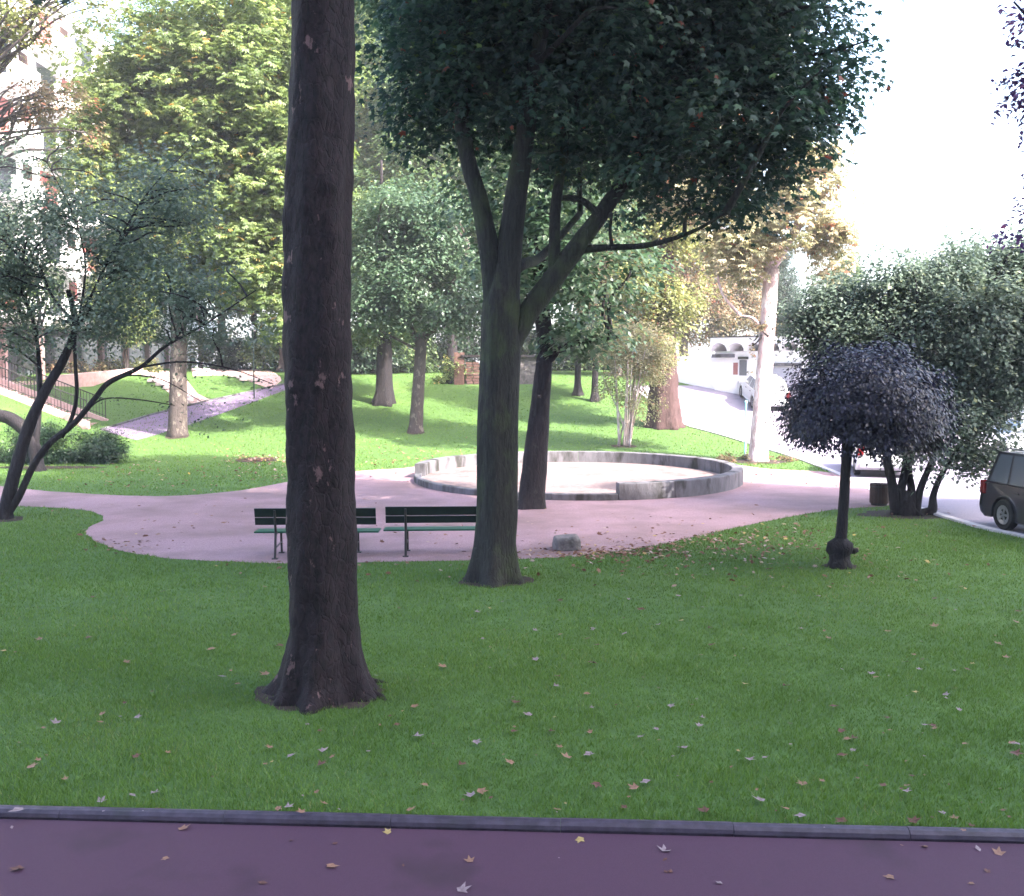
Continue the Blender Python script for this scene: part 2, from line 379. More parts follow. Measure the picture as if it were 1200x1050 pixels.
# kerb line of the side road
kb2 = MB()
ks = [p for p in left_s if p[1] > 12]
for (x0, y0), (x1, y1) in zip(ks[:-1], ks[1:]):
    d = Vector((x1-x0, y1-y0, 0)); L = d.length; d.normalize(); n_ = Vector((-d.y, d.x, 0))
    vs = []
    low = .05 if not (24.5 < (y0+y1)/2 < 30) else .02
    for (x, y) in ((x0, y0), (x1, y1)):
        z = hgt(x, y)
        for s_, zz in ((.09, -.1), (.09, low), (-.09, low), (-.09, -.1)): vs.append((x+n_.x*s_, y+n_.y*s_, z+zz))
    kb2.add(vs, [(0, 1, 5, 4), (1, 2, 6, 5), (2, 3, 7, 6), (3, 0, 4, 7), (0, 3, 2, 1), (4, 5, 6, 7)])
tag(kb2.build('side_kerb', mat('pale_kerb', (.42, .38, .4), (.55, .5, .52), .8)), kind='structure')

# violet footpath up to the left building
fpa = [G(*p) for p in ((118, 504), (175, 487), (240, 471), (300, 458), (352, 446))]
fpb = [G(*p) for p in ((372, 447), (330, 459), (270, 481), (215, 500), (160, 516))]
sheet('footpath', spline([(p.x, p.y) for p in fpa], 4)+spline([(p.x, p.y) for p in fpb], 4), .008, M['footpath'], 1.)
fe = MB()
for p, q in zip(fpa[:-1], fpa[1:]): fe.tube([p+Vector((0, 0, .02)), q+Vector((0, 0, .02))], .06, 6)
tag(fe.build('footpath_edging', M['concrete']), kind='structure')
# pale paved banks beside it
for nm_, pix in (('paved_bank', [(160, 437), (190, 434), (232, 462), (250, 470), (215, 474)]), ('upper_path', [(225, 434), (262, 429), (330, 446), (318, 456), (262, 440), (226, 441)])):
    sheet(nm_, [tuple(G(*p)[:2]) for p in pix], .012, M['pinkstone'], 1.)

# bare soil where roots and shade keep the grass away
SOIL = []
M['soil'] = mat('bare_soil', (.020, .013, .010), (.045, .028, .022), .95, 12, 8, (.065, .042, .032), 5, .9, 60, dist=.02)
for k, (px, py, rx_, ry_) in enumerate(((380, 812, .68, .5), (580, 681, .60, .45), (985, 664, .32, .25), (1068, 603, 1.2, .6), (302, 539, .75, .9), (888, 541, 1.1, .8), (731, 523, .5, .5), (487, 507, .4, .5), (208, 512, .5, .6), (6, 609, .4, .4), (60, 548, 1.8, .5))):
    c_ = G(px, py); pl = []
    for i in range(40):
        an = i*math.pi/20; k_ = 1+.28*noise.noise(Vector((math.cos(an)*1.7, math.sin(an)*1.7, k*5.)))+.12*noise.noise(Vector((math.cos(an)*5, math.sin(an)*5, k*5.)))
        pl.append((c_.x+rx_*k_*math.cos(an), c_.y+ry_*k_*math.sin(an)))
    SOIL.append(pl); sheet('bare_soil', pl, .005, M['soil'], .5)
# ------------------------------------------------------------------ grass blades
def grass(name, n, y0, y1, hh, wd, seed):
    rg = np.random.default_rng(seed)
    # sample in view: uniform in area over the trapezoid the camera sees
    fd = .12*y1      # each band thins out into the next
    Y = np.sqrt(rg.uniform((y0-fd)**2, (y1+fd)**2, n)); X = rg.uniform(-.60, .60, n)*Y
    yk = KL.y+(X-KL.x)*(KR.y-KL.y)/(KR.x-KL.x)
    keep = np.clip((Y-(y0-fd))/(2*fd), 0, 1)*np.clip(((y1+fd)-Y)/(2*fd), 0, 1)
    if y0 < 7: keep = np.clip(((y1+fd)-Y)/(2*fd), 0, 1)
    ok = (rg.uniform(0, 1, n) < keep) & (Y > yk+.05) & ~poly_mask(GP, X, Y)
    ok &= ~poly_mask(left_s+right_e[::-1], X, Y)
    ok &= (X-RC.x)**2+(Y-RC.y)**2 > (RO+.1)**2
    for pl in SOIL: ok &= ~(poly_mask(pl, X, Y) & (rg.uniform(0, 1, n) < .9))
    X, Y, yk = X[ok], Y[ok], yk[ok]; n = len(X)
    Z = np.array([hgt(x, y) for x, y in zip(X, Y)]) if y1 > 34 else np.zeros(n)
    edge = np.clip((Y-yk)/.25, 0, 1)
    h = hh*rg.uniform(.5, 1.25, n)*(1+.5*(1-edge))
    # uneven growth in drifts
    h *= 1+.35*np.sin(X*2.1+np.sin(Y*1.7)*2)*np.sin(Y*2.9+X)
    an = rg.uniform(0, 2*np.pi, n); wx, wy = np.cos(an)*wd/2, np.sin(an)*wd/2
    ln = rg.normal(0, .45, (n, 2))*h[:, None]
    V = np.zeros((n, 3, 3))
    V[:, 0] = np.stack([X-wx, Y-wy, Z], 1); V[:, 1] = np.stack([X+wx, Y+wy, Z], 1)
    V[:, 2] = np.stack([X+ln[:, 0], Y+ln[:, 1], Z+h], 1)
    t = np.repeat(np.clip(rg.normal(.45, .22, n)+.13*np.sin(X*.9+1+np.sin(Y*.8))*np.sin(Y*.7+np.sin(X*.5)*1.5)+.08*np.sin(X*2.7+Y)*np.sin(Y*3.1-X*.8), 0, 1), 3)
    o = mesh_np(name, V.reshape(-1, 3), np.arange(n*3).reshape(-1, 3), 3, M['grass'], tint=t)
    tag(o, 'short green lawn grass', 'grass', kind='stuff'); return o
grass('lawn_grass', 290000, 6.6, 12, .04, .007, 1)
grass('lawn_grass', 16000, 6.6, 7.6, .07, .006, 9)
grass('lawn_grass', 290000, 12, 21, .042, .012, 2)
grass('lawn_grass', 120000, 21, 34, .05, .022, 3)
grass('lawn_grass', 90000, 34, 56, .06, .04, 4)

# ------------------------------------------------------------------ leaves
def tmpl(kind):
    if kind == 'maple':
        half = [(0, 1.0), (.13, .52), (.30, .50), (.72, .62), (.50, .26), (.80, -.02), (.30, -.10), (.10, -.25)]
        pts = half+[(-x, y) for x, y in half[1:]][::-1]
        v = [(0, .15, .0)]+[(x, y, -.22*(x*x+y*y)) for x, y in pts]; k = len(pts)
        return np.array(v), np.array([(0, 1+(i+1) % k, 1+i) for i in range(k)])
    if kind == 'lobed':
        half = [(0, 1.0), (.22, .42), (.72, .52), (.40, .02), (.34, -.32)]
        pts = half+[(-x, y) for x, y in half[1:]][::-1]
        v = [(0, .15, .0)]+[(x, y, -.25*(x*x+y*y)) for x, y in pts]; k = len(pts)
        return np.array(v), np.array([(0, 1+(i+1) % k, 1+i) for i in range(k)])
    if kind == 'oval':
        v = [(0, -.6, 0), (.42, 0, .06), (0, .75, -.12), (-.42, 0, .06)]
        return np.array(v), np.array([(0, 1, 2), (0, 2, 3)])
    if kind == 'palm':      # a hand of leaflets, horse-chestnut like
        v = []; f = []
        for i, an in enumerate((-75, -38, 0, 38, 75)):
            c, s_ = math.cos(R(an)), math.sin(R(an)); L = 1-.1*abs(i-2)
            for x, y, z in ((0, .05, 0), (.17, .6, -.02), (0, L, -.25), (-.17, .6, -.02)): v.append((x*c+y*s_*1., -x*s_+y*c, z))
            f += [(4*i, 4*i+1, 4*i+2), (4*i, 4*i+2, 4*i+3)]
        return np.array(v), np.array(f)
    if kind == 'needle':
        v = [(-.2, 0, 0), (.2, 0, 0), (0, 1, 0)]
        return np.array(v), np.array([(0, 1, 2)])
def leaves(name, P, N, size, kind, m, parent, rg, tint=None, droop=None):
    """P (n,3) positions, N (n,3) leaf normals"""
    n = len(P); tv, tf = tmpl(kind)
    N = N/np.linalg.norm(N, axis=1, keepdims=True)
    A = rg.normal(size=(n, 3))
    if droop is not None: A = A*.6+droop
    A -= N*np.sum(A*N, 1, keepdims=True); A /= np.linalg.norm(A, axis=1, keepdims=True)
    B = np.cross(A, N)
    s = size*rg.uniform(.6, 1.2, n)
    V = P[:, None, :]+s[:, None, None]*(tv[None, :, 0, None]*B[:, None]+tv[None, :, 1, None]*A[:, None]+tv[None, :, 2, None]*N[:, None])
    k = len(tv); Fs = (tf[None]+(np.arange(n)*k)[:, None, None]).reshape(-1, 3)
    t = rg.uniform(0, 1, n) if tint is None else tint
    return mesh_np(name, V.reshape(-1, 3), Fs, 3, m, parent, np.repeat(t, k))
def crown(parent, base, blobs, ncl, per, spread, size, kind, m, seed, gap=.25, gf=.6, shell=.45, flat=.35, name='crown', extra=None):
    """clumps of leaves scattered through blobs; base = world point of the tree (coordinates made local to it)"""
    rg = np.random.default_rng(seed); rn = random.Random(seed)
    vol = np.array([b[3]*b[4]*b[5] for b in blobs])**.8; vol /= vol.sum(); C = []; O = []
    off = Vector((seed*3.1, seed*1.7, 0))
    tries = 0
    while len(C) < ncl and tries < ncl*8:
        tries += 1
        b = blobs[rg.choice(len(blobs), p=vol)]
        d = rg.normal(size=3); d /= np.linalg.norm(d); r = rg.uniform(0, 1)**shell
        c = np.array(b[:3])+d*r*np.array(b[3:6])
        lump = noise.noise(Vector(c)*gf+off)
        if lump < -.5+gap: continue
        # ragged outline
        if r > .8 and noise.noise(Vector(c)*gf*2.2+off) < .0: continue
        C.append(c); O.append(d)
    if extra: 
        for c in extra: C.append(np.array(c)); O.append(rg.normal(size=3))
    C = np.array(C); O = np.array(O); n = len(C)
    cs = rg.uniform(.6, 1.3, n)
    rad = np.sqrt(rg.uniform(0, 1, (n, per)))*spread*cs[:, None]; an = rg.uniform(0, 2*np.pi, (n, per))
    P = C[:, None, :]+np.stack([rad*np.cos(an), rad*np.sin(an), rg.normal(0, spread*flat, (n, per))-.5*rad**2/spread], 2)
    N = np.stack([.5*np.cos(an)*rad/spread, .5*np.sin(an)*rad/spread, np.ones_like(rad)], 2)+rg.normal(0, .38, (n, per, 3))+.25*O[:, None, :]
    ct = rg.normal(0, .16, n)
    T = np.clip(rg.normal(.42, .2, (n, per))+ct[:, None], 0, .97); T[rg.uniform(0, 1, (n, per)) < .006] = 1.
    P = P.reshape(-1, 3)-np.array(base)
    dr = np.tile(np.array([[0, 0, -.9]]), (len(P), 1))+np.repeat(O, per, 0)*.4
    return leaves(name, P, N.reshape(-1, 3), size, kind, m, parent, rg, T.ravel(), dr), C
def limbs(mb, starts, C, rn, k, r0, r1=.012, sag=.12, seg=6):
    """k branches from points along the limbs (starts) to clump centres C"""
    idx = rn.sample(range(len(C)), min(k, len(C)))
    for i in idx:
        c = Vector(C[i]); s = min(starts, key=lambda q: (Vector(q)-c).length*(1+rn.random()*.5)+(.0 if q[2] < c.z else 1.5))
        s = Vector(s); d = c-s; L = d.length
        if L < .3: continue
        m1 = s+d*.35+Vector((rn.uniform(-1, 1), rn.uniform(-1, 1), rn.uniform(0, 1)))*L*sag
        m2 = s+d*.7+Vector((rn.uniform(-1, 1), rn.uniform(-1, 1), rn.uniform(0, 1)))*L*sag
        rr_ = min(r0, .02+.018*L)
        p = spline([tuple(s), tuple(m1), tuple(m2), tuple(c)], 3)
        mb.tube(p, [rr_+(r1-rr_)*j/(len(p)-1) for j in range(len(p))], seg, cap=False)
def local(mb, base):
    b = Vector(base); mb.v = [tuple(Vector(v)-b) for v in mb.v]; return mb
def flare(base_z, amp, hgt_, k, ph, sharp=2.):
    def f(i, an, p):
        q = max(0., 1-(p.z-base_z)/hgt_)
        return 1+amp*q**2.2*(.55+.45*math.cos(k*an+ph)+.2*math.sin(2*an+ph*2))+.045*math.cos(k*an+ph+p.z*.35)+.02*math.cos((2*k+1)*an-p.z*.5)
    return f
def tree(name, label, cat, base, trunk, limb_list, blobs, ncl, per, spread, size, kind, bark, lf, seed, group=None, nlimb=30, fl=(.7, .8, 5), seg=18, nz=.06, gap=.25, gf=.6, shell=.45, flat=.35, lr=.07, extra=None):
    """trunk and limb_list: polylines of (x, y, z, r) in world space"""
    t = empty(name, base, label, cat, group); mb = MB()
    tp = spline(trunk, 8); pts = [q[:3] for q in tp]; rd = [q[3] for q in tp]
    mb.tube(pts, rd, seg, nz, 2.2, flare(base[2], fl[0], fl[1], fl[2], seed*1.3))
    starts = [q[:3] for q in tp[len(tp)*2//3:]]
    for l in limb_list:
        lp = spline(l, 6); mb.tube([q[:3] for q in lp], [q[3] for q in lp], max(8, seg//2), nz*.8, 2.5)
        starts += [q[:3] for q in lp[3:]]
    cr, C = crown(t, base, blobs, ncl, per, spread, size, kind, M[lf], seed, gap, gf, shell, flat, extra=extra)
    limbs(mb, starts, list(C), random.Random(seed), nlimb, lr)
    local(mb, base).build('trunk', M[bark], t, smooth=True)
    return t
def straight(px, py, Y, top_py, r, lean=0, top_r=.6):
    """trunk polyline from a ground pixel up to a pixel height"""
    b = G(px, py); tz = at(px, top_py, b.y).z
    return b, [(b.x, b.y, b.z-.15, r*1.12), (b.x+lean*.3, b.y, b.z+(tz-b.z)*.3, r), (b.x+lean*.65, b.y, b.z+(tz-b.z)*.65, r*(.5+top_r*.5)), (b.x+lean, b.y, tz, r*top_r)]

# --- the big plane tree in front
def plane_tree():
    b = G(378, 812); b = Vector((b.x, b.y, 0)); Yp = b.y
    t = empty('plane_tree', b, 'thick dark plane tree trunk with flaking bark and flared roots, nearest the camera', 'tree')
    prof = [(378, 838, .36), (378, 800, .345), (378, 740, .335), (377, 650, .335), (376, 540, .325), (374, 430, .325), (374, 320, .325), (373, 225, .325), (376, 120, .305), (378, 0, .295), (379, -150, .28)]
    pts = [tuple(at(px, py, Yp))+(r,) for px, py, r in prof]
    top = Vector(pts[-1][:3]); pts.append((top.x+.1, Yp+.2, top.z+1.6, .24)); pts.append((top.x, Yp+.4, top.z+4, .18))
    tp = spline(pts, 16)
    roots = [(-1.62, .75, .17), (-.38, .85, .2), (.25, .5, .2), (3.1, .75, .22), (2.2, .5, .2), (1.4, .7, .2), (-2.35, .5, .22), (-1.05, .35, .15)]
    def lob(i, an, p):
        z = p.z; q = max(0., 1-z/.95); s_ = 0
        for ra, am, wd in roots:
            d = (an-ra+math.pi) % (2*math.pi)-math.pi; s_ += am*math.exp(-d*d/(2*wd*wd))
        k = 1+.16*q**1.5+s_*q**3.6*.9+.05*math.sin(an*3+z*1.1)+.03*math.sin(an*7-z*2.3)
        # vertical flutes low on the bole
        k += .05*math.cos(an*5+.6)*max(0, 1-z/2.2)
        # grafted knot facing the camera
        d = (an+math.pi/2-.45+math.pi) % (2*math.pi)-math.pi; zz = (z-at(0, 222, Yp).z)
        k += .17*math.exp(-d*d/.10-zz*zz/.018)-.07*math.exp(-(d-.05)**2/.06-(zz+.17)**2/.012)+.07*math.exp(-(d-.1)**2/.12-(zz+.36)**2/.03)
        # collar seen at y ~ 370-430
        zz = z-at(0, 400, Yp).z; k += .04*math.exp(-zz*zz/.02)
        return k
    mb = MB(); rd = [q[3] for q in tp]
    # finer rings
    mb.tube([q[:3] for q in tp], rd, 72, .055, 3.6, lob)
    # root ridges running into the grass
    for ra, L in ((-.3, .42), (.5, .4), (3.5, .2)):
        pr = []
        for k in range(7):
            u = k/6; rr_ = .36+L*u
            pr.append((b.x+math.cos(ra+.15*math.sin(u*4))*rr_, b.y+math.sin(ra+.15*math.sin(u*4))*rr_,   .06*(1-u)**1.3-.03))
        mb.tube(pr, [.075*(1-k/6)+.018 for k in range(7)], 10, .2, 6)
    ends = []
    rn = random.Random(4)
    for i in range(9):
        an = i*2*math.pi/9+.3; z0 = top.z+.3+rn.random()*2.5; L = rn.uniform(3, 4.6)
        st = Vector((top.x+.08, Yp+.25, z0)); en = st+Vector((math.cos(an)*L, math.sin(an)*L, rn.uniform(.8, 2.6)))
        md = (st+en)/2+Vector((0, 0, .5)); lp = spline([tuple(st)+(.12,), tuple(md)+(.08,), tuple(en)+(.03,)], 5)
        mb.tube([q[:3] for q in lp], [q[3] for q in lp], 8); ends += [q[:3] for q in lp[3:]]
    blobs = [(top.x, Yp+.3, top.z+4, 5, 4.6, 2.6), (top.x-1, Yp, top.z+2.4, 3.6, 3.4, 1.2)]
    # one low spray whose leaf tips hang into the top left of the view
    ext = [tuple(at(52, -16, 8.2)), tuple(at(75, -14, 8.3)), tuple(at(35, -18, 8.1))]
    cr, C = crown(t, b, blobs, 700, 26, .5, .12, 'maple', M['lf_mid'], 11, gap=.3)
    rg = np.random.default_rng(8); PP = np.array([tuple(at(p_, q_, 8.2+.02*i)) for i, (p_, q_) in enumerate(((35, -4), (44, 1), (52, -3), (66, -6), (76, 0), (60, -12), (30, -12)))])-np.array(b)
    hl = leaves('hanging_leaves', PP, np.array([[.2, -.9, .5]]*7), .075, 'maple', M['lf_dark'], t, rg, droop=np.array([[0, 0, -1.5]]*7)); tag(hl, kind='stuff')
    tw = at(52, -14, 8.25); lp = spline([ends[20], tuple((Vector(ends[20])+tw)/2+Vector((0, 0, .3))), tuple(tw)], 5)
    mb.tube(lp, [.04-.0022*j for j in range(len(lp))], 6)
    limbs(mb, ends, list(C), rn, 60, .05)
    local(mb, b).build('trunk', M['bark_plane'], t, smooth=True)
plane_tree()

# --- the forked maple
def maple():
    b = G(580, 680); Y = b.y
    def q(px, py, r, dy=0): return tuple(at(px, py, Y+dy))+(r,)
    trunk = [q(579, 692, .37), q(580, 660, .33), q(583, 600, .315), q(584, 500, .315), q(587, 420, .30), q(588, 360, .29), q(590, 325, .21), q(594, 290, .12), q(598, 262, .05)]
    L = [[q(584, 385, .2), q(576, 310, .165), q(563, 240, .135), q(548, 185, .12), q(540, 120, .11, .3), q(545, 40, .09, .5), q(535, -60, .06, .8)],
         [q(590, 385, .24), q(595, 310, .20), q(604, 235, .17), q(613, 175, .15), q(625, 90, .12, -.2), q(640, 0, .1, -.3), q(650, -120, .06, -.5)],
         [q(588, 425, .17), q(618, 368, .165), q(652, 322, .155), q(683, 280, .135), q(708, 246, .12, .1), q(745, 190, .10, .3), q(790, 120, .08, .6), q(830, 30, .05, .8)],
         [q(650, 322, .10), q(650, 280, .085), q(652, 235, .08, .1), q(665, 160, .07, .4), q(690, 60, .05, .8)],
         [q(676, 292, .07), q(715, 290, .05), q(760, 287, .042, -.2), q(810, 272, .03, -.4), q(850, 250, .02, -.6)],
         [q(718, 290, .03), q(715, 272, .025), q(717, 250, .02, -.2)],
         [q(700, 250, .06), q(680, 234, .05), q(655, 232, .045, .3)],
         [q(588, 330, .10), q(612, 310, .09, .2), q(635, 300, .07, 1.2), q(680, 250, .05, 2.2)]]
    blobs = [(2.45, Y+1.3, 9.1, 3.05, 3.4, 3.5), (3.7, Y+.5, 8.5, 1.75, 2.4, 2.3), (-.4, Y+.8, 9.9, 1.9, 3.2, 3.1), (1.1, Y+1, 12, 3.4, 4, 3), (2.9, Y, 6.7, 2.1, 1.7, 1.15), (.6, Y+.2, 8.2, 2., 2.4, 1.9), (-1.0, Y+.6, 7.9, 1.3, 2.0, 1.4), (.2, Y+1.5, 15, 4, 4, 2.6), (3.7, Y+.6, 7.2, 1.2, 1.8, 1.4), tuple(at(905, 165, Y+.3))+(.9, 1.2, .85), tuple(at(835, 225, Y))+(1.0, 1.0, .45), tuple(at(975, 90, Y+.3))+(.65, 1.1, .8)]
    t = tree('maple_tree', 'dark maple with trunk forking into three limbs under a dense broad crown', 'tree', b, trunk, L, blobs, 6200, 24, .42, .092, 'lobed', 'bark_maple', 'lf_maple', 21, nlimb=150, fl=(.5, .9, 5), seg=40, nz=.05, gap=.16, gf=.7, shell=.5, lr=.06)
maple()

# --- tree behind the sand pit's front edge
b, tr = straight(622, 595, 0, 400, .29, .35)
X, Y = b.x, b.y
tree('park_tree', 'leaning trunk rising in front of the round sand pit wall, behind the forked maple', 'tree', b, tr, [[(X+.3, Y, 3.4, .12), (X+.9, Y-.3, 3.8, .08), (X+2, Y-.5, 4.0, .04)], [(X+.35, Y, 3.8, .2), (X+.2, Y, 5.5, .17), (X+.4, Y, 9, .14), (X+.3, Y, 14, .06)]],
     [(X+.9, Y, 5.6, 2.3, 2.1, 1.5), (X+1.2, Y-.4, 3.95, 1.35, 1.1, .55), (X+.3, Y, 7.2, 2.6, 2.2, 1.4), (X, Y, 11.5, 4.2, 4, 3.6), (X+1, Y, 15, 3.6, 3.6, 2.5), (X-2.5, Y+1, 13, 2.6, 3, 2.2)], 2100, 24, .45, .14, 'oval', 'bark_dark', 'lf_blue', 31, nlimb=60, fl=(.3, .5, 4), seg=24, gap=.2)  # high blobs above the view are added to shade the left lawn
# --- slim pale trunk mid lawn
b, tr = straight(487, 506, 0, 392, .28, .3, .8)
X, Y, Z = b
tree('park_tree', 'slender grey mottled trunk standing alone on the middle lawn', 'tree', b, tr, [[(X+.3, Y, Z+3.6, .18), (X-1, Y, Z+6, .1), (X-1.6, Y, Z+8, .05)], [(X+.3, Y, Z+3.8, .18), (X+1.4, Y, Z+6, .1), (X+2.4, Y, Z+8, .05)]],
     [(X+.2, Y, Z+6.6, 3.4, 2.8, 2.4), (X+1.6, Y, Z+5.2, 2.6, 2, 1.2), (X-1.4, Y-.5, Z+5.6, 2.1, 1.8, 1.4), (X, Y, Z+9, 3, 2.6, 2)], 1900, 24, .5, .14, 'oval', 'bark_grey', 'lf_blue', 32, nlimb=50, fl=(.25, .5, 4), gap=.15)
# --- dark conical trunk beyond
b, tr = straight(450, 473, 0, 350, .40, .1, .7)
X, Y, Z = b
tree('conifer_tree', 'dark trunk widening at its foot at the back of the middle lawn', 'tree', b, tr, [[(X, Y, Z+4, .2), (X, Y, Z+8, .15), (X, Y, Z+12, .06)]],
     [(X, Y, Z+6, 3.2, 2.6, 2.8), (X-.5, Y, Z+3.6, 2.8, 2, .7), (X, Y, Z+9, 2.6, 2.4, 2)], 1500, 24, .55, .14, 'oval', 'bark_dark', 'lf_mid', 33, nlimb=40, fl=(.7, 1.2, 5), gap=.15)
# --- left plane tree with the yellow-green crown
b, tr = straight(208, 511, 0, 300, .36, .3, .8)
X, Y, Z = b
tree('plane_tree', 'stout mottled trunk beside the violet footpath under a tall yellow green crown', 'tree', b, tr,
     [[(X+.2, Y, Z+6, .25), (X+1.6, Y, Z+9, .15), (X+3, Y, Z+13, .06)], [(X+.2, Y, Z+6, .22), (X-1.6, Y, Z+9, .14), (X-3, Y, Z+12, .06)], [(X+.2, Y, Z+7, .25), (X+.5, Y, Z+11, .15), (X+.3, Y, Z+16, .06)]],
     [(X+2.2, Y, Z+11, 4.2, 3.5, 4.6), (X+.2, Y, Z+14.5, 4.4, 3.5, 3.6), (X+4, Y-.5, Z+7.5, 2.6, 2.4, 2.6), (X-.4, Y, Z+9.3, 2.4, 2.6, 2.4), (X+4.8, Y-.5, Z+5.2, 1.6, 1.6, 1.3), (X+3, Y, Z+15.5, 5, 4, 4.5), (X-2.2, Y, Z+12, 2.6, 3, 3.4), (X+5, Y, Z+11, 2.6, 3, 3), (X+1.2, Y-.5, Z+7.2, 2.3, 2, 1.6)], 4600, 18, .55, .21, 'palm', 'bark_grey', 'lf_yellowgreen', 34, nlimb=80, fl=(.2, .5, 4), gap=.2, flat=.22)

# --- left leaning multi-stem tree
def left_tree():
    b = G(6, 608); Y = b.y
    def q(px, py, r, dy=0): return tuple(at(px, py, Y+dy))+(r,)
    trunk = [q(4, 614, .2), q(8, 590, .17), q(20, 545, .15), (at(34, 500, Y+.1).x, Y+.1, at(34, 500, Y).z, .14), q(52, 460, .12, .2), q(75, 420, .1, .3), q(88, 380, .08, .4), q(80, 340, .06, .5)]
    L = [[q(6, 606, .13), q(22, 582, .115), q(38, 548, .105), q(58, 520, .1), q(88, 495, .09), q(112, 466, .085), q(128, 448, .08), q(165, 430, .06, -.2), q(195, 405, .045, -.4), q(240, 380, .03, -.6), q(300, 340, .015, -.8)],
         [q(72, 512, .075), q(84, 490, .065), q(90, 460, .06), q(88, 420, .055), q(90, 385, .05), q(115, 350, .035, .2), q(140, 300, .02, .4)],
         [q(27, 528, .08, .0), q(40, 495, .08, .1), q(46, 465, .075, .2), q(46, 430, .07, .3), q(40, 380, .05, .4), q(20, 330, .03, .5)],
         [q(95, 488, .03), q(120, 468, .022), q(160, 468, .02, -.2), q(205, 475, .012, -.3)],
         [q(88, 380, .05), q(60, 345, .04), q(45, 310, .035), q(20, 290, .02)],
         [q(88, 385, .05), q(130, 300, .03), q(170, 230, .022), q(225, 170, .012)],
         [q(90, 390, .04), q(100, 310, .03), q(85, 250, .02), q(55, 190, .012)],
         [q(165, 430, .035, -.2), q(215, 424, .025, -.4), q(270, 432, .02, -.5), q(320, 450, .01, -.6)],
         [q(128, 448, .03, 0), q(150, 440, .024, -.2), q(190, 445, .018, -.4), q(235, 470, .01, -.5)]]
    sx = lambda px, py, d: tuple(at(px, py, Y+d))
    B = lambda px, py, d, rx, ry, rz: sx(px, py, d)+(rx, ry, rz)
    trunk = [t_[:3]+(t_[3]*.85,) for t_ in trunk]; L = [[t_[:3]+(t_[3]*.72,) for t_ in l_] for l_ in L]
    blobs = [B(60, 250, .4, 2.0, 2., 1.7), B(150, 300, .2, 2.0, 1.8, 1.5), B(10, 320, .5, 1.7, 1.8, 1.3), B(120, 370, 0, 2.0, 1.6, .75), B(215, 340, -.5, 1.5, 1.4, 1.1), B(200, 230, 0, 1.4, 1.3, 1.2), B(270, 385, -.8, 1.1, 1, .5), B(20, 395, .3, 1.2, 1.2, .5), B(-60, 300, .3, 2, 2, 2)]
    ext = [sx(p_, q_, -.5) for p_, q_ in ((205, 475), (235, 478), (232, 492), (240, 505), (275, 440), (300, 448), (320, 452), (190, 446), (150, 470), (170, 450), (130, 470), (285, 475), (215, 440), (250, 445), (180, 430), (225, 425))]
    t = tree('small_tree', 'spreading small tree with several leaning dark stems at the left edge', 'tree', b, trunk, L, blobs, 1700, 22, .34, .075, 'oval', 'bark_dark', 'lf_grey', 41, nlimb=120, fl=(.3, .3, 4), seg=16, nz=.08, gap=.22, gf=.9, shell=.6, flat=.5, lr=.022)
    rg = np.random.default_rng(5); PP = np.repeat(np.array(ext), 14, 0)+rg.normal(0, 1, (len(ext)*14, 3))*np.array([.2, .2, .1])-np.array(b)
    leaves('low_sprays', PP, rg.normal(0, .5, PP.shape)+np.array([0, -.3, 1]), .065, 'oval', M['lf_dark'], t, rg)
left_tree()
for i, (px, Y, bl, lf, n_, lab) in enumerate(((-22, 37, [(60, 118, 1.7, .9), (25, 135, 1.1, .7), (95, 150, .9, .6)], 'lf_rust', 90, 'sparse rusty leafed crown in front of the white block at the upper left'), (-30, 34, [(30, 20, 1.9, .9), (95, 5, 1.4, .6), (-40, 30, 2, 1.6), (60, -60, 3, 1.6)], 'lf_olive', 420, 'pale olive crown filling the top left corner'))):
    x = (px-600)/F*Y; z = hgt(x, Y); b = Vector((x, Y, z)); th_ = at(px, 160 if i == 0 else 90, Y).z
    tree('young_tree', lab, 'tree', b, [(x, Y, z-.1, .16), (x+.1, Y, z+2, .14), (x, Y, z+5, .11), (x, Y, th_, .06)], [], [tuple(at(p_, q_, Y))+(rx, rx, rz) for p_, q_, rx, rz in bl], n_, 20, .4, .13, 'oval', 'bark_grey', lf, 45+i, nlimb=30, gap=.3)
# --- dark arching trunk and the one behind it
b = G(45, 552); Y = b.y
q = lambda px, py, r: tuple(at(px, py, Y))+(r,)
tree('small_tree', 'dark crooked trunk arching in from the left edge among the juniper', 'tree', b, [q(45, 558, .22), q(42, 535, .2), q(35, 512, .19), q(15, 492, .2), q(-10, 484, .18), q(-50, 470, .14)],
     [[q(40, 530, .12), q(44, 500, .1), q(46, 460, .07), q(40, 400, .04)], [q(-40, 474, .12), q(-60, 420, .09), q(-70, 340, .05)]],
     [(at(-60, 300, Y).x, Y, at(0, 300, Y).z, 2.8, 2.5, 2), (at(20, 330, Y).x, Y, at(0, 330, Y).z, 1.6, 1.6, 1.4)], 700, 22, .4, .08, 'oval', 'bark_dark', 'lf_mid', 42, nlimb=40, fl=(.3, .3, 4))
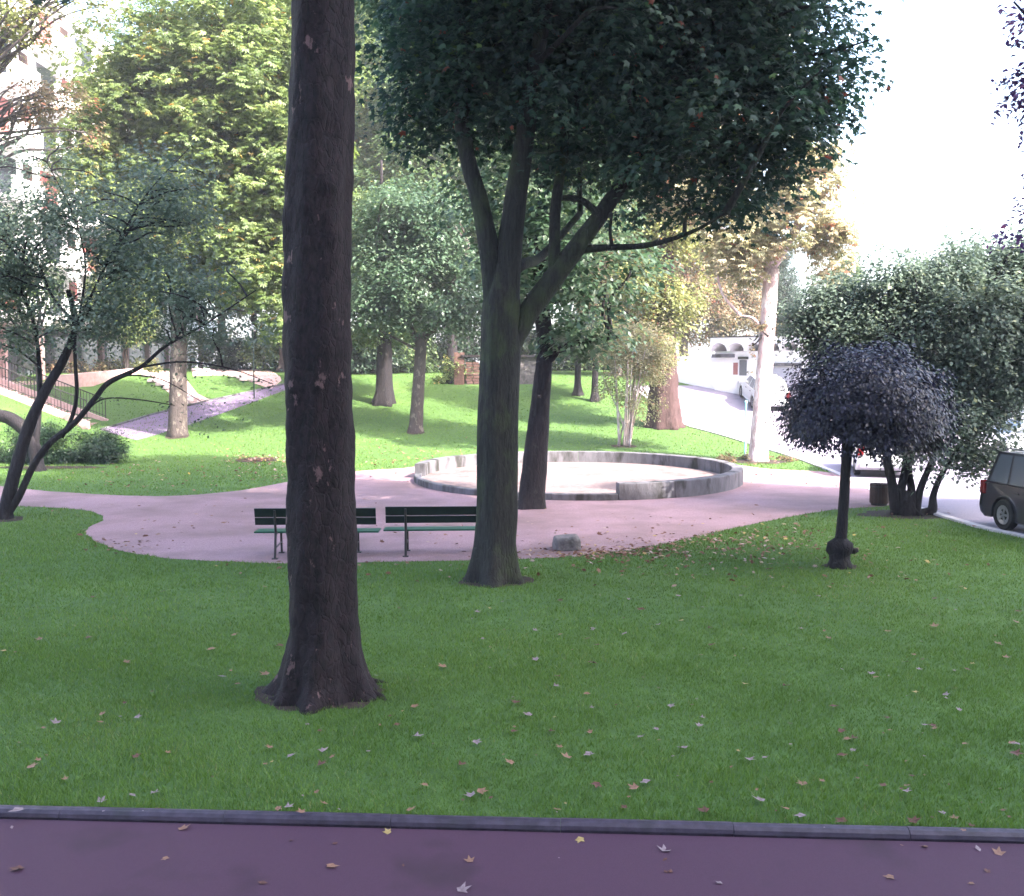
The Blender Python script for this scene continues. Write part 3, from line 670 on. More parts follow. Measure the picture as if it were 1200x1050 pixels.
# --- juniper
def bush(name, label, cat, b, blobs, ncl, per, spread, size, kind, lf, seed, stems=10, bark='bark_dark', **kw):
    t = empty(name, b, label, cat); mb = MB(); rn = random.Random(seed)
    cr, C = crown(t, b, blobs, ncl, per, spread, size, kind, M[lf], seed, name='foliage', **kw)
    for c in rn.sample(list(C), min(stems, len(C))):
        st = Vector((b.x+rn.uniform(-.3, .3), b.y+rn.uniform(-.2, .2), b.z-.05)); en = Vector(c); md = (st+en)/2+Vector((0, 0, -.1*(en-st).length))
        p = spline([tuple(st), tuple(md), tuple(en)], 4); mb.tube(p, [.045-.0045*j for j in range(len(p))], 6)
    local(mb, b).build('stem', M[bark], t, smooth=True); return t
b = G(75, 545); X, Y = b.x, b.y+.9
jb = []
for dx, hh_, ww in ((-3.2, .8, 1.1), (-1.9, .95, 1.1), (-.6, .85, 1.0), (.3, .75, .95), (1.1, .62, .75), (-1.2, .7, 1.2), (-4.6, .9, 1.2)): jb.append((X+dx, Y+.5*math.sin(dx*3), hh_*.75, ww, .9, hh_*.95))
bush('juniper_shrub', 'low spreading dark juniper at the lawn edge by the left path', 'shrub', Vector((X-.8, Y, 0)), jb, 2000, 34, .2, .10, 'needle', 'lf_juniper', 51, flat=.6, shell=.3, gap=.1)

# --- vase shrub with pale stems
b = G(731, 522); X, Y = b.x, b.y; Z = b.z
t = empty('vase_shrub', b, 'upright shrub with bare fanning pale stems behind the round wall', 'shrub'); mb = MB(); rn = random.Random(2)
cr, C = crown(t, b, [(X+.1, Y, Z+3.7, 1.5, 1.2, 1.5), (X+.75, Y, Z+2.2, 1.15, .9, 1.2), (X-.6, Y, Z+4.3, 1., .9, 1.1), (X+1.2, Y+.2, Z+3.6, 1.1, 1, 1.6), (X-.2, Y, Z+2.3, .9, .8, .7)], 620, 24, .3, .085, 'oval', M['lf_cream'], 61, name='foliage', gap=.25)
for i in range(15):
    an = rn.uniform(0, 6.28); s_ = Vector((X+rn.uniform(-.25, .25), Y+rn.uniform(-.2, .2), Z-.05)); e_ = Vector((X+math.cos(an)*rn.uniform(.3, 1.2)+.15, Y+math.sin(an)*.7, Z+rn.uniform(2.2, 3.9)))
    p = spline([tuple(s_), tuple(s_*.6+e_*.4+Vector((0, 0, .3))), tuple(e_)], 5); mb.tube(p, [.042-.0028*j for j in range(len(p))], 6, .1, 4)
local(mb, b).build('stem', M['bark_pale'], t, smooth=True)
# --- reddish broad trunk behind it
b, tr = straight(778, 500, 0, 385, .68, -.1, .75)
X, Y, Z = b
tree('redwood_tree', 'broad reddish fibrous trunk by the road edge, with pale twiggy foliage', 'tree', b, tr, [[(X, Y, Z+5, .4), (X, Y, Z+9, .3), (X, Y, Z+14, .1)]],
     [(X-.5, Y, Z+6.3, 3.1, 2.3, 1.8), (X-1.8, Y-.6, Z+4.2, 1.7, 1.3, 1.3), (X-.6, Y-1.1, Z+3.7, 1.3, .8, 1.3), (X+.6, Y-.9, Z+4.9, 1.3, .8, 1.), (X+.2, Y, Z+9.5, 2.7, 2.5, 2.6), (X, Y, Z+13, 2, 2, 2.6)], 1300, 24, .5, .14, 'oval', 'bark_red', 'lf_olive', 35, nlimb=60, fl=(.22, 1.0, 7), seg=28, nz=.1, gap=.2)
# --- sunlit pale trunk with creamy leaves
b, tr = straight(888, 540, 0, 315, .30, .35, .85)
X, Y, Z = b
tree('chestnut_tree', 'sunlit pale straight trunk with creamy autumn crown beside the side road', 'tree', b, tr, [[(X+.35, Y, 6.7, .2), (X-.6, Y, 8, .12), (X-1.2, Y, 9.5, .05)], [(X+.35, Y, 6.8, .2), (X+1.3, Y, 8.2, .12), (X+2.2, Y, 9.3, .05)], [(X+.1, Y, 4.6, .1), (X-.3, Y, 5, .05), (X-.8, Y, 5.1, .02)]],
     [(X+.6, Y, 8.6, 2.5, 2.2, 1.9), (X-.7, Y, 7.4, 1.6, 1.5, 1.3), (X+1.8, Y, 7.6, 1.7, 1.6, 1.3), (X+1.4, Y, 10, 2.2, 2, 1.6), (X-2, Y, 11, 3, 3, 3), (X-1.5, Y, 14.5, 2.6, 2.6, 2.4)], 1000, 18, .42, .2, 'palm', 'bark_pale', 'lf_cream', 36, nlimb=50, fl=(.25, .5, 4), gap=.25, flat=.3)  # top blobs, hidden behind the maple, are added to shade the middle lawn
bush('flower_bed', 'ring of low pinkish plants round the foot of the sunlit pale trunk', 'flower bed', b.copy(), [(X+1.1*math.cos(i*.63)*1.1, Y+.8*math.sin(i*.63), Z+.1, .3, .3, .14) for i in range(10)], 80, 18, .14, .07, 'oval', 'lf_rust', 62, stems=8)
bush('ivy_shoots', 'rusty leafy shoots clinging to the middle of the sunlit pale trunk', 'climbing plant', Vector((X+.1, Y-.3, 4.4)), [(X+.1, Y-.1, 4.75, .75, .35, .2), (X-.3, Y-.1, 3.7, .1, .2, .8)], 26, 14, .14, .09, 'oval', 'lf_rust', 63, stems=4)
# --- weeping purple tree
def purple():
    b = G(984, 665); X, Y = b.x, b.y
    t = empty('dwarf_maple', b, 'small umbrella-shaped purple tree on a thin trunk with knobbly graft base', 'tree')
    mb = MB(); mb.lathe([(.20, -.05), (.195, .05), (.17, .12), (.165, .2), (.205, .27), (.215, .34), (.2, .41), (.12, .46), (.085, .5)], (X, Y, 0), 28, .22, 5)
    tp = spline([(X+.0, Y, .42, .095), (X+.03, Y, .9, .085), (X+.05, Y, 1.5, .08), (X+.07, Y, 2.1, .085), (X+.1, Y, 2.7, .06)], 6)
    mb.tube([p[:3] for p in tp], [p[3] for p in tp], 16, .1, 5)
    mb.lathe([(.02, .34), (.07, .33), (.08, .28), (.03, .24)], (X+.2, Y-.06, 0), 12, .2, 9)
    # dome of leaves: overlapping skirts
    rg = np.random.default_rng(3); C = []; cx, cy = X+.30, Y
    for i in range(1250):
        an = rg.uniform(0, 2*math.pi); u = rg.uniform(0, 1)**.5
        k = 1+.30*noise.noise(Vector((math.cos(an)*2.2, math.sin(an)*2.2, 3.)))
        tier = rg.integers(0, 3)
        r = 1.27*k*math.sin(u*math.pi/2*1.02)*(1-.10*tier); z = 3.64-1.08*(1-math.cos(u*math.pi/2*1.02))**1.0-.22*tier-rg.uniform(0, .1)
        z += .26*noise.noise(Vector((r*2.2, an*2.2, 1)))+.10*noise.noise(Vector((r*5, an*5, 4)))
        if noise.noise(Vector((r*2.5*math.cos(an), r*2.5*math.sin(an), tier*4.))) < -.22: continue
        C.append((cx+r*math.cos(an), cy+r*math.sin(an)*.95, z, math.cos(an), math.sin(an), u))
    C = np.array(C); per = 30
    # lower left skirt hangs further
    C[:, 2] -= np.where((C[:, 3] < -.2) & (C[:, 5] > .8), rg.uniform(0, .12, len(C)), 0)
    C[:, 2] -= np.where((C[:, 3] > .3) & (C[:, 5] > .7), rg.uniform(0, .3, len(C)), 0)
    P = np.repeat(C[:, :3], per, 0)+rg.normal(0, 1, (len(C)*per, 3))*np.array([.12, .12, .055])
    O = np.repeat(C[:, 3:5], per, 0); u = np.repeat(C[:, 5], per)
    N = np.stack([O[:, 0]*u, O[:, 1]*u, 1-.45*u], 1)+rg.normal(0, .3, (len(P), 3))
    dr = np.stack([O[:, 0]*.8, O[:, 1]*.8, -u*1.2-.2], 1)
    leaves('crown', P-np.array(b), N, .052, 'oval', M['lf_purple'], t, rg, droop=dr)
    rn = random.Random(7)
    limbs(mb, [(X+.07, Y, 2.1), (X+.1, Y, 2.6)], [tuple(c[:3]) for c in C], rn, 70, .035, .006, .2)
    local(mb, b).build('trunk', M['bark_dark'], t, smooth=True)
purple()
# --- big multi-stem shrub on the right
def right_shrub():
    b = G(1062, 603); X, Y = b.x, b.y
    q = lambda px, py, r, d=0: tuple(at(px, py, Y+d))+(r,)
    L = [[q(1050, 603, .13), q(1046, 570, .11), q(1040, 540, .1), q(1035, 500, .07), q(1010, 440, .04)],
         [q(1058, 603, .13), q(1056, 575, .1), q(1062, 540, .085), q(1058, 480, .06), q(1070, 400, .03)],
         [q(1066, 605, .13), q(1068, 575, .09), q(1066, 540, .08, .2), q(1090, 480, .05, .3), q(1120, 400, .03, .4)],
         [q(1072, 605, .12), q(1078, 575, .08), q(1090, 545, .07), q(1110, 500, .05), q(1150, 440, .03)],
         [q(1078, 603, .12), q(1092, 598, .11), q(1094, 580, .075), q(1104, 555, .06, -.2), q(1125, 525, .04, -.3), q(1160, 490, .02, -.4)]]
    B = lambda px, py, d, rx, ry, rz: tuple(at(px, py, Y+d))+(rx, ry, rz)
    blobs = [B(1065, 400, .8, 2.0, 1.8, 1.7), B(1150, 390, .3, 2.0, 1.8, 1.9), B(985, 385, 1.2, 1.2, 1.2, 1.05), B(1110, 490, -.2, 1.7, 1.3, 1.2), B(1170, 450, 0, 1.5, 1.3, 1.3), B(1220, 370, .5, 2., 1.8, 2.), B(1140, 535, -.2, .7, .8, .45), B(1010, 480, .6, .9, .8, .9)]
    tree('large_shrub', 'large grey green bush on many dark stems right of the purple tree', 'shrub', b, [q(1064, 608, .2), q(1062, 600, .2), q(1062, 590, .17), q(1062, 575, .1)], L, blobs+[B(938, 372, 1.5, .8, .8, .6), B(975, 350, 1.5, .8, 1, .7), B(1050, 330, 1, 1.5, 1.5, .9), B(1160, 320, 1, 1.8, 1.5, 1.0), B(975, 410, 1.2, .6, .8, .6)], 4600, 26, .3, .085, 'oval', 'bark_dark', 'lf_grey', 71, nlimb=120, fl=(.6, .3, 5), seg=20, gap=.12, gf=.8, shell=.42, flat=.5, lr=.03)
right_shrub()
# --- tree leaning in from outside the right edge
b = Vector((8.6, 11.8, 0)); X, Y, Z = b
tree('overhang_tree', 'leafy branches tinted violet like sky glare reaching in at the upper right edge', 'tree', b, [(X, Y, -.1, .22), (X, Y, 2, .19), (X-.1, Y, 4, .17), (X-.2, Y, 5.5, .13)], [[(X-.2, Y, 4.6, .1), (X-1, Y, 5.6, .07), (X-1.8, Y, 6.2, .03)], [(X-.2, Y, 5, .1), (X+.8, Y, 7, .06), (X+1, Y, 8.5, .03)]],
     [tuple(at(px_, py_, Y))+r_ for px_, py_, r_ in ((1252, 25, (.75, .7, .32)), (1250, 112, (.85, .7, .4)), (1262, 268, (.6, .6, .4)), (1248, 200, (.3, .4, .2)), (1330, 60, (1.2, 1.2, 1.2)), (1420, -100, (2.2, 2, 1.8)))], 620, 24, .2, .065, 'oval', 'bark_dark', 'lf_glare_violet', 81, nlimb=60, gap=.25, extra=[tuple(at(px_, py_, Y)) for px_, py_ in ((1188, 2), (1198, 12), (1204, 30), (1202, 48), (1196, 25), (1176, 96), (1190, 88), (1200, 98), (1186, 112), (1203, 118), (1194, 128), (1208, 85), (1206, 140), (1182, 122), (1200, 245), (1186, 268), (1195, 258), (1206, 236), (1204, 270), (1178, 276), (1210, 205), (1204, 160))])

# ------------------------------------------------------------------ backdrop trees
def copytree(o, loc, rz, sc, label):
    c = o.copy(); COL.objects.link(c); c.location = loc; c.rotation_euler = (0, 0, rz); c.scale = (sc, sc, sc); c['label'] = label
    for ch in o.children:
        d = ch.copy(); COL.objects.link(d); d.parent = c
    return c
def generic(name, label, lf, bark, seed, h=15, rx=4.2, kind='oval', size=.26, ncl=1100):
    size *= .72; ncl = int(ncl*1.7)
    o = Vector((0, 0, 0))
    return tree(name, label, 'tree', o, [(0, 0, -.3, .34), (0, 0, h*.2, .27), (.1, 0, h*.45, .2), (0, .1, h*.75, .1)], [[(0, 0, h*.25, .15), (1.5, .4, h*.4, .1), (2.6, .8, h*.5, .05)], [(0, 0, h*.28, .15), (-1.6, .4, h*.42, .1), (-2.7, -.5, h*.52, .05)]],
        [(0, 0, h*.62, rx, rx*.9, h*.3), (rx*.4, .5, h*.42, rx*.7, rx*.7, h*.2), (-rx*.45, -.4, h*.45, rx*.7, rx*.7, h*.2), (0, 0, h*.85, rx*.6, rx*.6, h*.15), (0, -rx*.3, h*.3, rx*.7, rx*.5, h*.13)], ncl, 22, .65, size, kind, bark, lf, seed, group='trees at the back of the park', nlimb=40, gap=.2, gf=.4)
GA = generic('backdrop_tree', 'a', 'lf_mid', 'bark_dark', 91, h=24, rx=6, size=.3, ncl=2400)
GB = generic('backdrop_tree', 'b', 'lf_yellowgreen', 'bark_grey', 92, kind='oval', h=24, rx=6, size=.3, ncl=2400)
GC = generic('backdrop_tree', 'c', 'lf_rust', 'bark_grey', 93, h=9, rx=3, size=.2, ncl=700)
GD = generic('backdrop_tree', 'd', 'lf_dark', 'bark_dark', 94, h=24, rx=6, size=.3, ncl=2400)
used = set()
# (source, pixel x, Y, scale, label)
BT = [(GB, 335, 60, 1.0, 'tall yellow green tree directly behind the thick front trunk'),
      (GB, 445, 64, 1.05, 'sunlit light green tree seen between the front trunk and the maple'),
      (GA, 530, 58, .95, 'mid green tree behind the slender trunk of the middle lawn'),
      (GA, 395, 74, 1.2, 'tall mid green tree far back right of the front trunk'),
      (GD, 490, 72, 1.2, 'dark tree far behind the middle lawn'),
      (GB, 610, 66, 1.1, 'light green tree glimpsed behind the maple trunk'),
      (GA, 690, 62, 1.0, 'mid green tree above the far right end of the lawn'),
      (GD, 590, 80, 1.35, 'tall dark tree behind the shed'),
      (GA, 760, 70, .85, 'mid green tree behind the broad reddish trunk'),
      (GC, 800, 62, 1.0, 'rust tinged tree rising over the white wall'),
      (GC, 850, 66, 1.05, 'rusty brown tree behind the scalloped roof'),
      (GC, 722, 56, .85, 'rusty small tree left of the broad reddish trunk'),
      (GD, 905, 72, .4, 'dark green tree at the far end of the garage roof'),
      (GA, 985, 62, .32, 'low green tree behind the creamy crown and the large bush'),
      (GA, 1080, 55, .28, 'green tree above the large bush on the right'),
      (GA, 1180, 50, .32, 'green tree at the right edge behind the road'),
      (GB, 262, 72, 1.0, 'yellow green tree past the end of the white apartment block'),
      (GA, 300, 66, .7, 'mid green tree above the top of the violet footpath'),
      (GD, 680, 84, 1.2, 'dark tall tree far behind the vase shaped shrub'),
      (GB, 150, 58, .36, 'light green tree in front of the white apartment block'),]
for i, (src, px, Y, sc, lab) in enumerate(BT):
    x = (px-600)/F*Y; loc = (x, Y, hgt(x, Y)); 
    if src in used: copytree(src, loc, i*1.7, sc, lab)
    else:
        used.add(src); src.location = loc; src.rotation_euler = (0, 0, i*1.7); src.scale = (sc,)*3; src['label'] = lab
# dark undergrowth along the back of the lawn
HB = [(425, 57.5, 2.3, 'lf_dark', 'dark rhododendron bush at the back of the lawn behind the conical trunk'), (462, 58.5, 2.6, 'lf_mid', 'mid green bush right of the conical trunk'),
      (505, 60, 2.7, 'lf_dark', 'dark bush left of the small shed'), (385, 58, 2.6, 'lf_dark', 'dark bush partly behind the front trunk'), (345, 61, 2.6, 'lf_mid', 'green bush at the top of the violet footpath'),
      (560, 63, 2.8, 'lf_dark', 'dark bush right behind the small shed'), (610, 62, 2.7, 'lf_dark', 'dark bush between the maple and the leaning trunk'), (655, 62, 2.5, 'lf_mid', 'mid green bush behind the leaning trunk'), (705, 64, 2.4, 'lf_dark', 'dark bush behind the vase shaped shrub'),
      (300, 64, 2.6, 'lf_dark', 'dark bush beyond the thin green pole'), (255, 66, 2.7, 'lf_mid', 'green bush right of the mottled trunk by the footpath')]
for i, (px, Y, s, lf, lab) in enumerate(HB):
    x = (px-600)/F*Y; z = hgt(x, Y); b = Vector((x, Y, z))
    bush('shrub', lab, 'shrub', b, [(x, Y, z+s*.6, s*1., s*.7, s*.7), (x+s*.6, Y, z+s*.4, s*.7, s*.5, s*.45), (x-s*.6, Y, z+s*.5, s*.7, s*.5, s*.55)], 330, 22, .38, .15, 'oval', lf, 100+i, gap=.1)
b = G(525, 449); bush('sunlit_shrub', 'small yellow green arching shrub left of the shed post', 'shrub', b, [(b.x+.3, b.y, b.z+.9, .9, .6, .8), (b.x-.3, b.y, b.z+.3, .9, .5, .3)], 60, 20, .25, .11, 'oval', 'lf_yellowgreen', 120)
for i, (px, py) in enumerate(((697, 470), (677, 463))):
    b = G(px, py); tree('young_tree', ('small dark trunk far back left of the vase shaped shrub', 'thinner dark trunk far back, left of its twin')[i], 'tree', b, [(b.x, b.y, b.z-.1, .2), (b.x, b.y, b.z+1.2, .16), (b.x+.1, b.y, b.z+3, .12)], [], [(b.x, b.y, b.z+3.2, 1.8, 1.5, 1.5)], 110, 22, .4, .14, 'oval', 'bark_dark', 'lf_dark', 130+i, nlimb=16)

# ------------------------------------------------------------------ benches
def bench(Lp, label, c, ang, first=None):
    t = empty('park_bench', c, label, 'bench', 'green park benches on the gravel path', ang)
    # local: x along the bench, +y away from the camera (the way it faces)
    L = Lp/2
    def rot(y, z, a_): return Matrix.Translation((0, y, z)) @ Matrix.Rotation(a_, 4, 'X')
    mb = MB()
    for k in range(4): mb.box(-L, L, .07+k*.105, .16+k*.105, .415-.004*k, .445-.004*k)
    mb.build('seat', M['green_paint'], t, bevel=.006)
    mb = MB(); Mx = rot(-.0, .47, R(12))
    for z0, z1 in ((.11, .24), (.252, .41)): mb.box(-L+.05, L-.03, -.012, .016, z0, z1, Mx)
    mb.build('backrest', M['dark_paint'], t, bevel=.006)
    for xx in (-L+.40, L-.40):
        mb = MB()
        mb.tube([(xx, -.11, .84), (xx, -.035, .46), (xx, -.13, 0)], .022, 6); mb.tube([(xx, -.03, .42), (xx, .45, .41)], .02, 6); mb.tube([(xx, .40, .42), (xx, .44, .0)], .02, 6)
        mb.tube([(xx, -.08, .18), (xx, .42, .2)], .012, 6)
        mb.box(xx-.05, xx+.05, -.17, -.09, -.01, .015); mb.box(xx-.05, xx+.05, .40, .48, -.01, .015)
        mb.build('leg_frame', M['iron'], t)
    return t
a1, a2 = G(318, 655), G(568, 652)
pa, pb = G(369, 655), G(519, 652)
bench(2.16, 'left green slatted bench, half hidden behind the thick front trunk', (pa.x, pa.y+.1, .006), R(1.5))
bench(2.1, 'right green slatted bench whose end is hidden by the maple trunk', (pb.x, pb.y+.1, .006), R(2.5))

# ------------------------------------------------------------------ stones, bin, post
def rock(name, label, cat, c, sx, sy, sz, m, seed, group=None, par=None):
    bm = bmesh.new(); bmesh.ops.create_icosphere(bm, subdivisions=4, radius=1)
    for v in bm.verts:
        d = v.co.copy(); k = 1+.16*noise.fractal(d*1.3+Vector((seed*7.3, 0, 0)), 1, 2, 4)
        p = d*k; p = Vector([math.copysign(abs(q_)**.62, q_) for q_ in p]); v.co = Vector((p.x*sx, p.y*sy, max(min(p.z, .82+.12*p.x), -.3)*sz))
    for f in bm.faces: f.smooth = True
    me = bpy.data.meshes.new(name); bm.to_mesh(me); bm.free(); me.materials.append(m)
    o = bpy.data.objects.new(name, me); COL.objects.link(o); o.location = c; return tag(o, label, cat, group)
b = G(664, 644); rock('boulder', 'grey flat-topped boulder at the edge of the gravel path', 'boulder', (b.x, b.y, .08), .25, .23, .21, M['rock'], 1)
rp = []
for i in range(8): rp.append((166+i*8, 438+i*4.6)) 
for i in range(9): rp.append((232+i*8.5, 434+i*1.6))
for i in range(6): rp.append((212+i*3, 474-i*1.5))
rn = random.Random(12)
for i, (px, py) in enumerate(rp):
    c = G(px+rn.uniform(-2, 2), py+rn.uniform(-1, 1)); s_ = rn.uniform(.16, .3)
    rock('edging_stone', 'pale pinkish stone edging the banks beside the violet footpath', 'stone', (c.x, c.y, c.z+.05), s_*1.4, s_, s_*.7, M['palerock'], 3+i, 'pale stones edging the banks')
# litter bin
b = G(1030, 592); b = Vector((b.x, b.y, .0)); t = empty('litter_bin', b, 'dark round timber slatted bin by the path corner', 'bin')
mb = MB()
for i in range(20):
    an = i*2*math.pi/20; Mx = Matrix.Translation(b*0) @ Matrix.Rotation(an, 4, 'Z'); mb.box(.195, .218, -.029, .029, .06, .52, Mx)
mb.build('slats', M['wood'], t, bevel=.004)
MB().lathe([(.18, .0), (.19, .04), (.19, .5), (.17, .5), (.165, .1)], (0, 0, 0), 20).build('liner', M['iron'], t, smooth=True)
MB().tube([(.225*math.cos(k*math.pi/12), .225*math.sin(k*math.pi/12), .46) for k in range(25)], .012, 6).build('hoop', M['iron'], t)
# pale blue post
b = G(873, 534); t = empty('marker_post', b, 'thin pale blue post just left of the sunlit trunk', 'post')
MB().tube([(0, 0, -.1), (0, 0, 1.95)], .035, 10).build('pole', M['blueplastic'], t); MB().lathe([(.06, 1.95), (.065, 2.0), (.03, 2.05)], (0, 0, 0), 10).build('cap', M['blueplastic'], t)
b = G(298, 467); t = empty('stake_pole', b, 'thin dark green pole beside the violet footpath', 'post')  # thin pole taken for a sapling stake; its lamp-like head is added
MB().tube([(0, 0, -.1), (0, 0, 3.4)], .035, 8).build('pole', M['dark_paint'], t); MB().lathe([(.03, 3.4), (.15, 3.45), (.17, 3.6), (.05, 3.75)], (0, 0, 0), 12).build('added_head', M['glass2'], t)

# ------------------------------------------------------------------ shed at the back
b = G(532, 451); t = empty('garden_shed', b, 'small dark shed with reddish post and stacked bricks at the back', 'shed')
z = 0
MB().box(0, .55, 0, .5, -.2, 1.75).build('post', M['brick'], t, bevel=.02)
mb = MB()
for i in range(9):
    for j in range(2): mb.box(.62+j*.38+(i % 2)*.06, .96+j*.38+(i % 2)*.06-.0, .05, .4, -.1+i*.15, .03+i*.15)
mb.build('brick_stack', M['brick'], t, bevel=.015)
MB().box(1.42, 4.6, .1, 2.8, -.3, 1.5).build('wall', M['rock'], t)
MB().box(.4, 4.9, -.1, 3., 1.5, 1.62).build('roof', M['bark_dark'], t)
MB().box(1.5, 1.62, .06, .098, -.2, 1.48).build('door_frame', M['concrete'], t)

# ------------------------------------------------------------------ left apartment building
def left_building():
    o = Vector((-26, 34, 0)); t = empty('apartment_building', o, 'tall white apartment block with balconies and dark open ground floor at the left', 'building')
    t.rotation_euler = (0, 0, 0)
    L, D = 50, 14; z0 = 2.3; g = 5.9; fl = 2.9; n = 6
    MB().box(-D, 0, 0, L, g, g+fl*n).build('wall', M['white'], t)
    MB().box(-D, -1.6, 0, L, -.5, g-.35).build('lobby_wall', mat('lobby_dark', (.06, .055, .075), (.11, .10, .13), .5, 2), t)
    MB().box(-D-.2, .6, -.2, L+.2, g-.35, g-.003).build('canopy_slab', M['white'], t, bevel=.02)
    MB().box(-D-.3, .5, -.3, L+.3, g+fl*n+.003, g+fl*n+.4).build('roof', M['white'], t)
    for i in range(0, 13):
        MB().box(-.2, .12, i*4+.3, i*4+.6, -.5, g-.353).build('column', M['pinkstone'], t)
        w_ = MB().box(-1.62, -1.585, i*4+1, i*4+3.6, z0+.4, g-.8).build('lobby_window', M['glass2'], t)
    for k in range(n):
        z = g+k*fl
        for i in range(10):
            y = i*5+.6
            # balcony: slab, front parapet, red blind or panel behind
            bl = MB().box(.003, 1.25, y, y+3.3, z+.02, z+.2).build('balcony', M['white'], t)
            MB().box(1.17, 1.28, y, y+3.3, z+.203, z+1.1).build('parapet', M['white'], bl)
            wn = MB().box(.003, .04, y+.5, y+2.8, z+.25, z+2.4).build('window', M['glass'] if (i+k) % 3 else M['redpanel'], t)
            MB().box(.003, .08, y+3.6, y+4.5, z+1., z+2.4).build('shutter', M['redpanel'] if (i*3+k) % 4 == 0 else M['wood'], t)
left_building()
# terrace and stairs
tag(MB().box(-40, -23.7, 40, 60, -.5, 2.52).build('terrace', M['pinkstone']), kind='structure')
sb = Vector((-19.0, 43.4, .6)); t = empty('staircase', sb, 'pink stone stairs with sloping side walls leading up to the white block', 'stairs')
mb = MB(); ns = 12; rise = (2.52-.62)/ns; run = 4.7/ns
for i in range(ns): mb.box(-(i+1)*run, -i*run+(.0), .22, 1.98, -.4, (i+1)*rise)
mb.build('steps', M['pinkstone'], t)
for y0 in (0, 2.0):
    mb = MB(); mb.prism([(.25, -.5), (.25, .28), (-4.7, 2.22), (-4.7, -.5)], 'y', y0, y0+.2); mb.build('side_wall', M['pinkstone'], t, bevel=.015)
for j, y0 in enumerate((.1, 2.1)):
    c = sb+Vector((0, y0, 0)); r_ = empty('iron_railing', c, ('black iron railing on the near side wall of the stairs', 'black iron railing on the far side wall of the stairs')[j], 'railing')
    sl = (2.22-.28)/4.95
    for s_, e_ in ((.18, .88), ) :
        pass
    f = lambda x: .28-(x-.25)*sl
    mb = MB(); mb.tube([(.15, 0, f(.15)+.9), (-4.6, 0, f(-4.6)+.9)], .028, 6); mb.tube([(.15, 0, f(.15)+.12), (-4.6, 0, f(-4.6)+.12)], .015, 6); mb.build('handrail', M['iron'], r_)
    for i in range(34):
        x = .15-i*.1425
        MB().tube([(x, 0, f(x)-.02), (x, 0, f(x)+.9)], .011 if i % 8 else .022, 5).build('bar', M['iron'], r_)
# terrace-edge wall, hedges
b0, b1 = G(56, 449), G(165, 438)
def low_wall(name, label, p, q_, h, th, m, cat='low wall'):
    d = q_-p; L = d.length; t = MB(); an = math.atan2(d.y, d.x)
    Mx = Matrix.Rotation(an, 4, 'Z'); o = t.prism([(0, -.4), (L, d.z-.4), (L, d.z+h), (0, h)], 'y', -th/2, th/2, Mx).build(name, m, bevel=.015); o.location = p; return tag(o, label, cat)
low_wall('terrace_wall', 'low pink stone wall along the lawn below the hedge', b0, b1, .35, .3, M['pinkstone'])
for px, Y, wd, lab in ((90, 58, 1.9, 'clipped brown green hedge below the dark ground floor'), (150, 59, 1.5, 'clipped hedge right of the longer one')):
    x = (px-600)/F*Y; z = hgt(x, Y); bb = Vector((x, Y, z))
    bush('hedge', lab, 'hedge', bb, [(x-wd+i*wd/2.5, Y, z+.35, .7, .5, .55) for i in range(6)], 130, 22, .25, .1, 'oval', 'lf_rust' if px < 100 else 'lf_olive', 140+px, shell=.3, gap=0)

# ------------------------------------------------------------------ right: white house with scalloped roof and garden wall
def right_house():
    A, B = G(788, 447), G(880, 465)
    d = (B-A); d.z = 0; d.normalize(); an = math.atan2(d.y, d.x)
    A2 = A-d*2; t = empty('white_house', A2, 'low white house with scalloped vaulted roof along the side road', 'house', rz=an)
    Mi = (Matrix.Translation(A2) @ Matrix.Rotation(an, 4, 'Z')).inverted()
    def Wp(px, py):        # where a sight line meets the facade plane, in the house's own x, z
        o_ = Mi @ Vector((0, 0, CH)); d_ = Mi.to_3x3() @ ray(px, py); t_ = -o_.y/d_.y; return o_.x+d_.x*t_, o_.z+d_.z*t_
    xs0, topz = Wp(838, 412); zt = Wp(845, 396)[1]; L = 26.
    MB().prism([(0, -1.8), (xs0-.003, -2.4), (xs0-.003, topz-.25), (0, topz-.25)], 'y', 0.1, 5.).build('garden_wall', M['white'], t)
    MB().prism([(xs0, -2.2), (L, -5.), (L, topz), (xs0, topz)], 'y', 0.0, 7.0).build('wall', M['white'], t)
    wv = Wp(876, 410)[0]-Wp(856, 410)[0]; n = int((L-xs0)/wv); prof = []; ah = (zt-topz)*.62
    for i in range(n):
        for k in range(8): th = math.pi*k/8; prof.append((xs0+i*wv+wv/2-wv/2*math.cos(th), topz+ah*math.sin(th)))
    prof.append((xs0+n*wv, topz)); mb = MB()
    for p, q_ in zip(prof[:-1], prof[1:]):
        mb.prism([p, q_, (q_[0], zt), (p[0], zt)], 'y', -.5, -.38)
        mb.prism([p, q_, (q_[0], q_[1]+.1), (p[0], p[1]+.1)], 'y', -.377, 7.3)
    mb.build('roof', M['white'], t)
    MB().box(xs0-.1, xs0+n*wv+.1, -.55, 7.4, zt+.003, zt+.06).build('roof_edge', M['iron'], t)
    def rect(nm_, m_, px0, py0, px1, py1, y=-.04):
        xa_, za = Wp(px0, py0); xb_, zb_ = Wp(px1, py1); MB().box(xa_, xb_, y, -.003, min(za, zb_), max(za, zb_)).build(nm_, M[m_], t)
    rect('lintel', 'concrete', 836, 415, 861, 419, -.2)
    rect('window', 'glass2', 867, 422, 875, 440); rect('shutter', 'redpanel', 860, 425, 864.5, 439, -.06);
    rect('window_head', 'iron', 866, 418, 877, 421, -.12)
    rect('garage_door', 'palegrey', 902, 430, 938, 486); rect('garage_head', 'concrete', 900, 425.5, 941, 429, -.12); rect('garage_door', 'palegrey', 948, 430, 998, 500)
